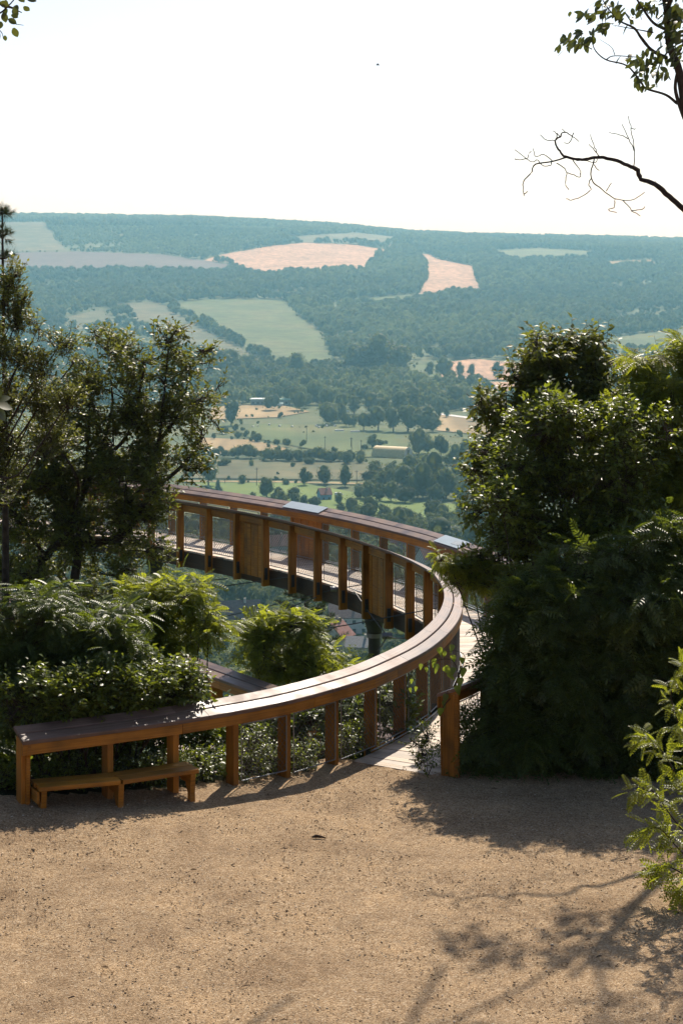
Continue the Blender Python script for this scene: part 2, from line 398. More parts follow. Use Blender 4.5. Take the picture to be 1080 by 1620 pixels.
def sheet(name, poly, mat, lift):
    P = [ground_px(x, y) for x, y in poly]
    bm = bmesh.new(); vs_ = [bm.verts.new((p[0], p[1], 0)) for p in P]; bm.faces.new(vs_)
    bmesh.ops.triangulate(bm, faces=bm.faces)
    ys = np.array([p[1] for p in P]); xs = np.array([p[0] for p in P])
    for d in DG[(DG > ys.min()) & (DG < ys.max())]:
        bmesh.ops.bisect_plane(bm, geom=bm.verts[:]+bm.edges[:]+bm.faces[:], plane_co=(0, d, 0), plane_no=(0, 1, 0))
    for u in ug:
        k = (u-540)/F
        s = k*ys
        if ((xs-s).min() < 0) and ((xs-s).max() > 0):
            bmesh.ops.bisect_plane(bm, geom=bm.verts[:]+bm.edges[:]+bm.faces[:], plane_co=(0, 0, 0), plane_no=Vector((1, -k, 0)).normalized())
    for v in bm.verts: v.co.z = float(zfar(np.array(v.co.x), np.array(v.co.y)))+lift
    bmesh.ops.recalc_face_normals(bm, faces=bm.faces)
    me = bpy.data.meshes.new(name); bm.to_mesh(me); bm.free(); me.materials.append(mat)
    return tag(link(bpy.data.objects.new(name, me)), kind='structure')
for i, (n, m, p) in enumerate(FIELDS): sheet(n, p, m, .35+.02*i)
sheet('country_road', [(676, 655), (700, 656), (770, 665), (800, 668), (800, 670), (768, 667.4), (700, 658.2), (676, 657)], M_ROAD, 1.0)
sheet('country_road', [(290, 762.5), (440, 763.5), (640, 768), (640, 769.6), (440, 765.3), (290, 764.2)], M_STRAW, 1.0)

# ------------------------------------------------------------------ far trees
def lobe_tree(seed, lobes, nq, qs, rx=.33, zc=.53, rz=.50, shape='round'):
    r = np.random.RandomState(seed); V = []; Fc = []; n = 0
    cen = []
    for k in range(lobes):
        u = norm(r.randn(3)); q = r.rand()**.5
        c = np.array([u[0]*rx*.62*q, u[1]*rx*.62*q, zc+u[2]*rz*.62*q]); s = (.26+.36*r.rand()**1.5)*rx*1.25
        if shape == 'cone':
            t = (k+.5)/lobes; c = np.array([r.randn()*.06*(1-t), r.randn()*.06*(1-t), .12+.74*t]); s = rx*(1.02-.75*t)
        if shape == 'tall':
            t = (k+.5)/lobes; c = np.array([r.randn()*.05, r.randn()*.05, .18+.68*t]); s = rx*(.75+.35*math.sin(math.pi*t))
        cen.append((c, s))
    for c, s in cen:
        m = nq//lobes
        u = norm(r.randn(m, 3)); rr = s*(.65+.70*r.rand(m)**1.4); P = c+u*rr[:, None]*np.array([1, 1, .9])
        P[:, 2] = np.clip(P[:, 2], .06, 1.05)
        nn = norm(u+r.randn(m, 3)*.55); a = norm(np.cross(nn, r.randn(m, 3))); b = np.cross(nn, a)
        q = qs*(.6+.8*r.rand(m))
        quad = np.stack([P+a*q[:, None], P+b*q[:, None]*.8, P-a*q[:, None], P-b*q[:, None]*.8], 1).reshape(-1, 3)
        V.append(quad); Fc.append(np.arange(m*4).reshape(-1, 4)+n); n += m*4
        # opaque inner mass
        ph, th = np.meshgrid(np.linspace(.35, math.pi-.35, 4), np.arange(6)/6*2*math.pi, indexing='ij')
        S = np.stack([np.sin(ph)*np.cos(th), np.sin(ph)*np.sin(th), np.cos(ph)], -1).reshape(-1, 3)*s*.78+c
        S[:, 2] = np.maximum(S[:, 2], .05)
        i = np.arange(3)[:, None]*6; k = np.arange(6)[None]; k2 = (k+1) % 6
        Fs = np.stack(np.broadcast_arrays(i+k, i+k2, i+6+k2, i+6+k), -1).reshape(-1, 4)
        V.append(S); Fc.append(Fs+n); n += len(S)
    return np.concatenate(V), np.concatenate(Fc)
def rawmesh(name, V, Fc, mat):
    o = meshobj(name, V, Fc, mat); me = o.data; bpy.data.objects.remove(o); return me
CROWNS = [rawmesh('crown', *lobe_tree(10+i, 15, 1400, .026, .34+.05*(i % 4)), L_FAR) for i in range(7)]
CROWNSP = [rawmesh('crown', *lobe_tree(30+i, 13, 1200, .026, .38), L_FARL) for i in range(2)]
CROWNST = [rawmesh('crown', *lobe_tree(40+i, 8, 800, .026, .19, shape='tall'), L_FAR) for i in range(2)]
CROWNSC = [rawmesh('crown', *lobe_tree(50+i, 7, 700, .028, .30, shape='cone'), L_FAR) for i in range(2)]
CROWNSB = [rawmesh('crown', *lobe_tree(60+i, 8, 700, .036, .52, .46, .42), L_FAR) for i in range(3)]
tv, tf = tube_data([(0, 0, -.03), (0.005, 0, .2), (-.01, .01, .45), (0, 0, .7)], [.03, .022, .016, .006], 6)
TRUNK = rawmesh('trunk', tv, tf, BARK)
def far_tree(x, y, hpx, kind, name, label, group=None, wide=1.0, cat='tree'):
    p = ground_px(x, y); h = hpx*p[1]/F*1.12
    wf = .85+.4*rng.rand(); wide = wide*wf; h = h*(.92+.26*rng.rand())
    e = empty(name, tuple(p-np.array([0, 0, .2])), rng.rand()*6.28); e.scale = (h*wide, h*wide*(.85+.3*rng.rand()), h)
    pale = kind == 'r' and rng.rand() < .33
    if pale: kind = 'p'
    if group:
        lw = label.split(' ')
        if pale:
            lw = [q for q in lw if q not in ('dark', 'grey-green')]; lw.insert(0, 'pale'); group += ', pale'
        if wf > 1.1: lw.insert(0, 'broad'); group += ', broad'
        elif wf < .97: lw.insert(0, 'slim'); group += ', slim'
        label = ' '.join(lw)
    lst = {'r': CROWNS, 'p': CROWNSP, 't': CROWNST, 'c': CROWNSC, 'b': CROWNSB}[kind]
    c = bpy.data.objects.new('crown', lst[rng.randint(len(lst))]); link(c, e)
    if kind != 'b': link(bpy.data.objects.new('trunk', TRUNK), e)
    tag(e, label, cat, group); return e

# ---- woods (uncountable): trees set out on points by geometry nodes
L_WD = leafmat('leaf_wood_dark', (.026, .046, .016), (.055, .085, .026), (.11, .15, .025), .25, .7, .2, True)
L_WP = leafmat('leaf_wood_pale', (.075, .105, .026), (.17, .19, .06), (.28, .32, .06), .3, .7, .2, True)
WOODC = [rawmesh('wood_tree', *lobe_tree(80+i, 7, 260, .055, .44, .52, .46), mm) for i, mm in enumerate((L_WD, L_WD, L_FAR, L_FAR, L_WP, L_WP))]
def stuff_points(name, P, S, meshes, label, cat='wood', extra=None):
    var = rng.randint(len(meshes), size=len(P))
    if len(meshes) == 6 and meshes[0] is WOODC[0]:      # stands of darker and paler trees
        q = np.sin(P[:, 0]/160+1)+np.sin(P[:, 1]/230+P[:, 0]/340)+.8*np.sin(P[:, 0]/71-P[:, 1]/120)+.9*rng.randn(len(P))
        if extra is not None: q = q+extra
        var = np.where(q < -.7, 0, np.where(q < 1.1, 2, 4))+rng.randint(2, size=len(P))
    objs = []
    me = bpy.data.meshes.new(name); me.from_pydata(P.tolist(), [], [])
    for an, arr in (('tsize', S), ('trot', rng.rand(len(P))*6.28)):
        at = me.attributes.new(an, 'FLOAT', 'POINT'); at.data.foreach_set('value', np.asarray(arr, np.float32))
    at = me.attributes.new('tvar', 'INT', 'POINT'); at.data.foreach_set('value', var.astype(np.int32))
    o = link(bpy.data.objects.new(name, me))
    ng = bpy.data.node_groups.new(name+'_nodes', 'GeometryNodeTree')
    ng.interface.new_socket('Geometry', in_out='INPUT', socket_type='NodeSocketGeometry'); ng.interface.new_socket('Geometry', in_out='OUTPUT', socket_type='NodeSocketGeometry')
    N, L = ng.nodes, ng.links
    gi = N.new('NodeGroupInput'); go = N.new('NodeGroupOutput'); jn = N.new('GeometryNodeJoinGeometry')
    def attr(nm, ty):
        a = N.new('GeometryNodeInputNamedAttribute'); a.data_type = ty; a.inputs['Name'].default_value = nm; return a.outputs[0]
    for k, m in enumerate(meshes):
        po = bpy.data.objects.new('wood_tree_form', m)
        oi = N.new('GeometryNodeObjectInfo'); oi.inputs['Object'].default_value = po; oi.inputs['As Instance'].default_value = True
        ip = N.new('GeometryNodeInstanceOnPoints')
        L.new(gi.outputs[0], ip.inputs['Points']); L.new(oi.outputs['Geometry'], ip.inputs['Instance'])
        cmp_ = N.new('FunctionNodeCompare'); cmp_.data_type = 'INT'; cmp_.operation = 'EQUAL'
        L.new(attr('tvar', 'INT'), cmp_.inputs[2]); cmp_.inputs[3].default_value = k
        L.new(cmp_.outputs[0], ip.inputs['Selection'])
        L.new(attr('tsize', 'FLOAT'), ip.inputs['Scale'])
        cx = N.new('ShaderNodeCombineXYZ'); L.new(attr('trot', 'FLOAT'), cx.inputs[2]); L.new(cx.outputs[0], ip.inputs['Rotation'])
        L.new(ip.outputs[0], jn.inputs[0])
    L.new(jn.outputs[0], go.inputs[0])
    md = o.modifiers.new('trees', 'NODES'); md.node_group = ng
    return tag(o, label, cat, kind='stuff')
def scatter_px(n, d0, d1, u0, u1, test, k=1.0):
    d = np.sqrt(d0**2+(d1**2-d0**2)*rng.rand(n)**k); u = u0+(u1-u0)*rng.rand(n)
    X = (u-540)*d/F; z = zfar(X, d); y = HZ+(CH-z)*F/d
    ok = test(u, y, d); return np.stack([X, d, z-.4], -1)[ok], y[ok], u[ok]
def infield(u, y):
    q = np.zeros(u.shape, bool)
    for n, m, p in FIELDS: q |= pip(u, y, p)
    return q
def clearing(u, d):
    X = (u-540)*d/F; return (np.sin(X/95+1.7)+np.sin(d/140+X/210)+np.sin(X/47-d/83+.6) > 1.75) & (rng.rand(len(u)) > .22)
P, yy, uu = scatter_px(90000, 2650, 7150, -160, 1240, lambda u, y, d: (~infield(u, y)) & ~clearing(u, d) & ~((u < 74+(y-356)*.8) & (y > 352) & (y < 400)) & ~((u > 90) & (u < 320) & (y > 486) & (y < 560) & (rng.rand(len(u)) > .25)), 1.0)
S = (9+12*rng.rand(len(P))**1.3)*np.where(P[:, 1] > 5200, 1.1, 1.0)
plantation = pip(uu, yy, [(80, 359), (440, 362), (420, 385), (340, 408), (110, 400)])
S = np.where(plantation, 9+3*rng.rand(len(P)), S)
stuff_points('hillside_wood', P, S, WOODC, 'dense deciduous wood covering the far hillside between the fields', 'wood', plantation*1.6)
mp_ = []
for n, m, p in FIELDS:
    Q = [ground_px(x, y) for x, y in p]
    for a_, b2 in zip(Q, Q[1:]+Q[:1]):
        Ln = np.linalg.norm(b2-a_); k = int(Ln/11)
        for t_ in rng.rand(k):
            if math.sin(t_*Ln/47.0+p[0][0])+.6*rng.randn() < .1: continue
            X = a_+(b2-a_)*t_+rng.randn(3)*np.array([3, 4, 0]); mp_.append((X[0], X[1], float(zfar(np.array(X[0]), np.array(X[1])))-.3))
mp_ = np.array(mp_)
stuff_points('field_margin', mp_, 2.0+6*rng.rand(len(mp_))**2, WOODC, 'ragged scrub and bushes along the field edges', 'scrub')
mq, _, _ = scatter_px(2600, 1150, 2650, -150, 1230, lambda u, y, d: (np.sin(u/37+y/9)+np.sin(u/90-y/14)+.5*rng.randn(len(u)) > 1.2) & (y < 830))
stuff_points('meadow_scrub', mq, 1.2+3.5*rng.rand(len(mq))**2, WOODC, 'low scrub and tussocks dotted over the valley meadows', 'scrub')
VW = [[(325, 572), (440, 583), (540, 585), (640, 585), (640, 600), (770, 617), (770, 652), (690, 650), (560, 640), (470, 643), (325, 640)], [(860, 605), (1250, 600), (1250, 700), (820, 690), (770, 650)], [(-200, 560), (330, 572), (330, 640), (-200, 660)]]
P, yy, uu = scatter_px(6000, 1750, 2750, -200, 1250, lambda u, y, d: (pip(u, y, VW[0]) | pip(u, y, VW[1]) | pip(u, y, VW[2])) & ~((u > 395) & (u < 462) & (y > 636)))
stuff_points('valley_wood', P, 11+9*rng.rand(len(P)), WOODC, 'dark belt of wood along the valley floor below the hillside', 'wood')

# ------------------------------------------------------------------ terrace and near ground
INNER = [(-3.67, 22.3), (-2.72, 22.85), (-1.79, 23.45), (-.85, 24.25), (0, 25.35), (.48, 26.25), (.92, 27.3), (1.29, 28.65), (1.51, 29.95), (1.60, 31.3), (1.53, 32.75), (1.35, 33.7), (.95, 35.1), (.30, 36.75), (-.19, 37.8), (-1.17, 39.55), (-2.25, 41.1), (-3.82, 43.0), (-5.6, 44.8), (-7.6, 46.2), (-10, 47.4), (-12.8, 48.2), (-16, 48.5)]
IC = smoothline(INNER, 24)
arc = np.concatenate([[0], np.cumsum(np.linalg.norm(np.diff(IC, axis=0), axis=1))])
ALEN = arc[-1]
def ip(s):
    s = np.clip(s, 0, ALEN-1e-3); return np.array([np.interp(s, arc, IC[:, 0]), np.interp(s, arc, IC[:, 1])])
def itan(s):
    t = ip(s+.12)-ip(s-.12); return t/np.linalg.norm(t)
WID = 1.77
def frame(s, side):          # side 'i' inner rail, 'o' outer rail: origin on the rail's high edge, a = towards the walker, b = up
    p = ip(s); t = itan(s); n = np.array([t[1], -t[0]])
    if side == 'o': p = p+n*WID; n = -n
    return Vector((p[0], p[1], 0)), Vector((n[0], n[1], 0)), Vector((0, 0, 1))
def s_at_x(X0, lo, hi):
    ss = np.linspace(lo, hi, 800); q = np.array([ip(s)[0] for s in ss]); return ss[np.argmin(abs(q-X0))]
def s_near(x, y):
    return arc[np.argmin((IC[:, 0]-x)**2+(IC[:, 1]-y)**2)]
S_DECK = s_near(-.08, 25.2); S_TIP = s_near(1.60, 31.3)

def tilt(X, Y):
    return .085*np.clip(-np.asarray(X)-.3, 0, 6)*np.clip((np.asarray(Y)-17)/5, 0, 1)
EX = np.array([-16, -4.5, -3.67, -1.79, -.85, -.1, .6, 1.2, 1.5, 2.2, 3.5, 6, 16]); EY = np.array([23.0, 22.9, 22.85, 23.95, 24.75, 25.3, 24.9, 24.6, 24.9, 25.2, 25.2, 25.0, 24.6])
def gz(X, Y):
    X = np.asarray(X, float); Y = np.asarray(Y, float); e = np.interp(X, EX, EY); b = np.clip(Y-e, 0, None)
    back = np.clip((13.5-Y), 0, None)*.33
    return tilt(X, Y)-b*.35-.25*b**2*(b < 3)-np.where(b >= 3, 2.25, 0)*(b >= 3)+back
m, ns, ls = newmat('gravel'); b, o = pbsdf(ns, ls, .9, .25); tc = ns.new('ShaderNodeTexCoord')
v1 = nd(ns, 'ShaderNodeTexVoronoi', i_Scale=75.0); ls.new(tc.outputs['Object'], v1.inputs['Vector'])
v2 = nd(ns, 'ShaderNodeTexVoronoi', i_Scale=120.0); ls.new(tc.outputs['Object'], v2.inputs['Vector'])
n1 = nd(ns, 'ShaderNodeTexNoise', i_Scale=1.1, i_Detail=6.0, i_Roughness=.65); ls.new(tc.outputs['Object'], n1.inputs['Vector'])
n2 = nd(ns, 'ShaderNodeTexNoise', i_Scale=9.0, i_Detail=5.0); ls.new(tc.outputs['Object'], n2.inputs['Vector'])
sx = ns.new('ShaderNodeSeparateColor'); ls.new(v1.outputs['Color'], sx.inputs[0])
r = ramp(ns, [(0, (.19, .12, .058)), (.35, (.33, .224, .122)), (.75, (.42, .294, .166)), (1, (.52, .41, .28))]); ls.new(sx.outputs[0], r.inputs[0])
r2 = ramp(ns, [(.28, (.66, .60, .54)), (.5, (.98, .95, .92)), (.72, (1.22, 1.16, 1.08))]); ls.new(n1.outputs[0], r2.inputs[0])
r3 = ramp(ns, [(.3, (.82,)*3), (.7, (1.1,)*3)]); ls.new(n2.outputs[0], r3.inputs[0])
c = mixc(ns, ls, 1.0, r.outputs[0], r2.outputs[0], 'MULTIPLY'); c = mixc(ns, ls, 1.0, c, r3.outputs[0], 'MULTIPLY')
ls.new(c, b.inputs['Base Color'])
ad = nd(ns, 'ShaderNodeMath', operation='ADD'); ls.new(v1.outputs['Distance'], ad.inputs[0]); ls.new(v2.outputs['Distance'], ad.inputs[1])
bp = nd(ns, 'ShaderNodeBump', i_Strength=.9, i_Distance=.012); bp.invert = True; ls.new(ad.outputs[0], bp.inputs['Height']); ls.new(bp.outputs[0], b.inputs['Normal'])
M_GRAVEL = m
M_SOIL = plain('hillside_soil', (.026, .028, .011), .95, .1, 0, .5, 2, .5)
xs = np.concatenate([np.linspace(-40, -7, 12)[:-1], np.linspace(-7, 7, 141), np.linspace(7, 40, 12)[1:]]); ys = np.concatenate([np.linspace(-40, 13, 30)[:-1], np.linspace(13, 28, 121)])
GX, GY = np.meshgrid(xs, ys); GZ = gz(GX, GY)+.012*np.sin(GX*2.3+GY)*np.sin(GY*1.7)+.006*rng.randn(*GX.shape)
nc = len(xs); ii = np.arange(len(ys)-1)[:, None]*nc+np.arange(nc-1)[None]
q = np.stack([ii, ii+1, ii+nc+1, ii+nc], -1).reshape(-1, 4)
te = meshobj('gravel_ground', np.stack([GX, GY, GZ], -1).reshape(-1, 3), q, M_GRAVEL, smooth=True); te.data.materials.append(M_SOIL)
cy = GY.ravel()[q].mean(1); cx_ = GX.ravel()[q].mean(1)
te.data.polygons.foreach_set('material_index', (cy > np.interp(cx_, EX, EY)+np.where(cx_ < -.3, -.5, .05)).astype(np.int32))
tag(te, kind='structure')
# loose stones
sv = np.array([(1, 0, 0), (-1, 0, 0), (0, 1, 0), (0, -1, 0), (0, 0, .8), (0, 0, -.6)]); sf = np.array([(0, 2, 4), (2, 1, 4), (1, 3, 4), (3, 0, 4), (2, 0, 5), (1, 2, 5), (3, 1, 5), (0, 3, 5)])
ns_ = 42000; Xs = -5.5+11*rng.rand(ns_); Ys = 15+10*rng.rand(ns_); ok = Ys < np.interp(Xs, EX, EY)-np.where(Xs < -.3, .5, .02)+.08*rng.randn(ns_); ok &= abs(Xs) < .2*Ys+.6
Xs, Ys = Xs[ok], Ys[ok]; Pn = np.stack([Xs, Ys, gz(Xs, Ys)+.004], -1); Sz = .004+.013*rng.rand(len(Xs))**3+.014*(rng.rand(len(Xs)) > .98)*rng.rand(len(Xs))
V, Fc = place((sv*np.array([1, .75, .55]), sf), Pn, norm(np.stack([rng.randn(len(Xs)), rng.randn(len(Xs)), .1*rng.randn(len(Xs))], -1)), np.array([0, 0, 1.])+rng.randn(len(Xs), 3)*.3, Sz)
m, ns, ls = newmat('stone'); b, o = pbsdf(ns, ls, .85, .3); g = ns.new('ShaderNodeNewGeometry')
r = ramp(ns, [(0, (.14, .095, .055)), (.3, (.31, .215, .12)), (.8, (.42, .30, .175)), (1, (.60, .51, .40))]); ls.new(g.outputs['Random Per Island'], r.inputs[0]); ls.new(r.outputs[0], b.inputs['Base Color'])
tag(meshobj('gravel', V, Fc, m), 'loose fine tan gravel strewn over the sunlit terrace', 'gravel', kind='stuff')
# fallen leaf litter / twigs
LIT = plain('dry_leaf', (.07, .04, .022), .8, .2, 0, .4, 9)
tw = Acc()
for k in range(95):
    x, y = -3.6+7.2*rng.rand(), 16.2+7.6*rng.rand(); a = rng.rand()*3.1; l = .01+.035*rng.rand()
    z = float(gz(x, y))+.012
    tw.tube([(x-l*math.cos(a), y-l*math.sin(a), z), (x, y, z+.006), (x+l*math.cos(a), y+l*math.sin(a), z)], [.003, .006, .002], 4)
tag(tw.build('twig_litter', LIT), 'scattered dark bits of twig and dry leaf on the gravel', 'litter', kind='stuff')
tw = Acc(); x, y = px(503, 1326, 6.4*F/926)[:2]
tw.tube([(x-.07, y, .012), (x-.02, y+.01, .022), (x+.04, y-.01, .018), (x+.09, y-.03, .01)], [.008, .02, .014, .004], 5)
tag(tw.build('fallen_stick', LIT), 'short dark broken stick lying alone on the open gravel', 'stick')

# ------------------------------------------------------------------ curved boardwalk
walk = tag(empty('curved_boardwalk', (0, 0, 0)), 'orange timber boardwalk sweeping in a raised loop out from the gravel terrace', 'boardwalk')
def frames(s0, s1, side, n=None):
    n = n or max(2, int(abs(s1-s0)/.28)+1)
    return [frame(s, side) for s in np.linspace(s0, s1, n)]
SL = math.tan(R(21))
def board_prof(a0, a1, th=.042):
    f = lambda a: 1.10-SL*a
    return [(a0, f(a0)-.006), (a0+.006, f(a0+.006)), (a1-.006, f(a1-.006)), (a1, f(a1)-.006), (a1, f(a1)-th), (a0, f(a0)-th)]
PLATES_PX = [(463, 520), (706, 745)]
def px_of(s, side, z=1.05):
    o, a, b_ = frame(s, side); return 540+F*o.x/o.y
def rail(side, s0, s1, near_sp=.82, far_sp=1.03, panels=(), piece=1.95):
    # posts
    st = [s0+.05]
    if side == 'i':
        qq = np.linspace(0, S_TIP-2, 900); pp = np.array([px_of(q, 'i') for q in qq])
        st += [qq[np.argmin(abs(pp-v))] for v in (163, 265, 357, 437, 511, 571, 617, 652)]
    while st[-1] < s1-1.4: st.append(st[-1]+(near_sp if st[-1] < S_TIP-1 else far_sp))
    for k, s in enumerate(st):
        o, a, b_ = frame(s, side); t = b_.cross(a).normalized()
        onground = s < S_DECK+.2
        z0 = -.35 if not onground else -.3
        beamf = [(o+Vector((0, 0, z0)), t, a), (o+Vector((0, 0, 1.0)), t, a)]
        p = sweep('post', beamf, rect(-.038, .038, .055, .215, .006), W_OR, walk)
        if not onground:
            br = sweep('bracket', [(o+Vector((0, 0, -.22)), t, a), (o+Vector((0, 0, .02)), t, a)], rect(-.052, .052, .09, .16, .003), STEELD, walk); br.parent = p
    # bays
    for k in range(len(st)-1):
        sa, sb = st[k]+.06, st[k+1]-.06
        mid = (sa+sb)/2; pxm = px_of(mid, side); fa = mid > S_TIP
        # header board under the top
        sweep('header_board', frames(sa, sb, side, 3), rect(.15, .185, .86, .985, .004), W_OR, walk)
        solid = fa and any(abs(pxm-q) < h for q, h in panels)
        onground = mid < S_DECK
        if solid:
            nsl = 7; w_ = (sb-sa)/nsl
            for j in range(nsl):
                sweep('slat', frames(sa+j*w_+.006, sa+(j+1)*w_-.006, side, 2), rect(.165+.006*(j % 2), .195+.006*(j % 2), -.22, .84, .004), W_OR, walk)
            continue
        if onground and mid < s_near(-1.5, 23.6): continue
        # wire net in a thin steel frame
        zb, zt = (.06, .80); A = Acc()
        f0 = frame(sa, side); f1 = frame(sb, side); P0 = f0[0]+f0[1]*.235; P1 = f1[0]+f1[1]*.235; ex = P1-P0; Lx = ex.length; ex.normalize(); H = zt-zb
        zoff = float(tilt(P0.x, P0.y)) if onground else 0
        stp = .075
        for sgn in (1, -1):
            for c0 in np.arange(-H if sgn > 0 else 0, Lx if sgn > 0 else Lx+H, stp):
                # line x = c0 + sgn*z
                za, zc = 0.0, H; xa, xc = c0+sgn*za, c0+sgn*zc
                def clip(x0, z0_, x1, z1_):
                    tt = [0, 1]
                    dx = x1-x0
                    for lim, sg_ in ((0, 1), (Lx, -1)):
                        fa_, fb_ = sg_*(x0-lim), sg_*(x1-lim)
                        if fa_ < 0 and fb_ < 0: return None
                        if fa_ < 0: tt[0] = max(tt[0], fa_/(fa_-fb_))
                        elif fb_ < 0: tt[1] = min(tt[1], fa_/(fa_-fb_))
                    if tt[1]-tt[0] < .05: return None
                    return [(x0+dx*t_, z0_+(z1_-z0_)*t_) for t_ in tt]
                seg = clip(xa, za, xc, zc)
                if seg: A.tube([np.array(P0+ex*x_)+np.array([0, 0, zb+z_+zoff]) for x_, z_ in seg], .0032, 3)
        net = A.build('wire_net', WIRE, walk)
        A = Acc()
        c4 = [P0+Vector((0, 0, zb+zoff)), P1+Vector((0, 0, zb+zoff)), P1+Vector((0, 0, zt)), P0+Vector((0, 0, zt))]
        for q0, q1 in zip(c4, c4[1:]+c4[:1]): A.tube([np.array(q0), np.array(q1)], .008, 6)
        fr = A.build('net_frame', STEEL, net)
    # top planks in two rows, and the fascia
    cuts = list(np.arange(s0, s1-.6, piece))+[s1]
    for k in range(len(cuts)-1):
        a_, b2 = cuts[k]+.003, cuts[k+1]-.003
        for r_, (q0, q1) in enumerate(((0, .138), (.155, .292))):
            sh = .35 if (r_ == 1) else 0
            x0, x1 = a_+(sh if k else 0), b2+(sh if k < len(cuts)-2 else 0)
            sweep('rail_plank', frames(x0, x1, side), board_prof(q0, q1), W_TOP, walk, t0=rng.rand()*9)
        sweep('fascia_board', frames(a_, b2, side), [(.255, .825), (.279, .825), (.285, .831), (.285, .940), (.271, .948), (.255, .955)], W_OR, walk, t0=rng.rand()*9)
    if side == 'o':
        ss = np.linspace(s0, s1, 1500); pq = np.array([px_of(s, side) for s in ss])
        for x0, x1 in PLATES_PX:
            far_ = ss > S_TIP
            sA = ss[far_][np.argmin(abs(pq[far_]-x1))]; sB = ss[far_][np.argmin(abs(pq[far_]-x0))]
            pr = [(.025, 1.10-SL*.025+.012), (.275, 1.10-SL*.275+.012), (.275, 1.10-SL*.275+.022), (.025, 1.10-SL*.025+.022)]
            pl = sweep('info_plate', frames(sA, sB, side, 3), pr, PLATE, walk)
            if x0 > 600:
                pr = [(.09, 1.10-SL*.09+.023), (.21, 1.10-SL*.21+.023), (.21, 1.10-SL*.21+.026), (.09, 1.10-SL*.09+.026)]
                sweep('printed_panel', frames(sA+.12*(sB-sA), sA+.42*(sB-sA), side, 2), pr, PRINT, pl)
    return st
rail('i', 0.0, ALEN-.05, panels=((383, 14), (590, 16)))
rail('o', S_DECK+.05, ALEN-.05, panels=((478, 20), (514, 14), (703, 14), (735, 14)))
def end_panel(s, side, nrm):
    o, a, b_ = frame(s, side); t = Vector((a.y, -a.x, 0)) if side == 'i' else Vector((-a.y, a.x, 0))
    zb = -.3
    pr = [(0.0, 1.06), (.005, 1.065), (.287, 1.065-SL*.287), (.292, 1.055-SL*.292), (.292, .83), (.262, .79), (.235, zb), (0.0, zb)]
    sweep('end_panel', [(o-t*.03, a, b_), (o-t*.07, a, b_)], pr, W_OR, walk)
end_panel(0.03, 'i', 1); end_panel(S_DECK+.05, 'o', 1)
# deck planks
s = S_DECK+.02; k = 0
while s < s_near(-14.5, 48.4):
    o0, a0, _ = frame(s, 'i')
    wA = .135
    o1, a1, _ = frame(s+wA, 'i')
    z = .006*rng.rand()-.004
    q0, q1 = .27-.02*rng.rand(), WID-.27+.02*rng.rand()
    P = [o0+a0*q0, o0+a0*q1, o1+a1*q1, o1+a1*q0]; c = .004
    V = [Vector((p.x, p.y, z-.035)) for p in P]
    cen = sum(P, Vector())/4
    V += [Vector((p.x, p.y, z-c)) for p in P]+[Vector((p.x, p.y, z))+(cen-p).normalized()*c for p in P]
    Fc = [(3, 2, 1, 0), (8, 9, 10, 11)]+[(b4+i, b4+(i+1) % 4, b4+4+(i+1) % 4, b4+4+i) for b4 in (0, 4) for i in range(4)]
    rr = rng.rand()*7
    uvq = {0: (rr, 0), 1: (rr+1.2, 0), 2: (rr+1.2, .135), 3: (rr, .135)}
    U = [uvq[i % 4] for f in Fc for i in f]
    meshobj('deck_plank', V, Fc, W_DK, walk, uvs=U)
    s += wA*1.045; k += 1
# edge beams and cross ribs beneath
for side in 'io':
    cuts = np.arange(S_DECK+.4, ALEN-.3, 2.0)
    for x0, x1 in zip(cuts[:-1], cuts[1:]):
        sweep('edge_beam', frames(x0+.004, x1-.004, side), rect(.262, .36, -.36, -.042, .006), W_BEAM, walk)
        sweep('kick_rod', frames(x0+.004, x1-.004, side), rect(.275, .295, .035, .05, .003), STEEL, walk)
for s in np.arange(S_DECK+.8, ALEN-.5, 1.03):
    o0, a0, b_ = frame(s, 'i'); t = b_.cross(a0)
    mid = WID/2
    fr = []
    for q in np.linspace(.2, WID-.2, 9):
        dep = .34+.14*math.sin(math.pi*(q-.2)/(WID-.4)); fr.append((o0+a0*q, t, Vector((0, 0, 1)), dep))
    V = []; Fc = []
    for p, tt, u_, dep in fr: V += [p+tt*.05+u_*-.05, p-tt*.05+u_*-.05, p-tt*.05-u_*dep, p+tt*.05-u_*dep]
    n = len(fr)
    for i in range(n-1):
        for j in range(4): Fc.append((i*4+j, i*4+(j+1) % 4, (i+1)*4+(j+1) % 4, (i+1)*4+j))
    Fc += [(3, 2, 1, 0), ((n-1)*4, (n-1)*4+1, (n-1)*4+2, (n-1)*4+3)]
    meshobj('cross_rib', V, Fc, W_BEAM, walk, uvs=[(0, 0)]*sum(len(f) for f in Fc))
# columns
for cx0, cd in ((592, 37.0), (246, 43.9), (860, 31.0)):
    X = (cx0-540)*cd/F; A = Acc(); zg = float(zfar(np.array(X), np.array(cd)))-.5
    an = [(-.30, .19), (-.46, .19), (-.50, .17), (-.72, .115), (-1.2, .11), (zg, .12)]
    A.tube([(X, cd, z) for z, r_ in an], [r_ for z, r_ in an], 14)
    col = A.build('column', STEELD, walk, True)
    A = Acc(); A.tube([(X, cd, -.66), (X, cd, -.74)], [.15, .15], 14); A.build('collar', STEEL, col)
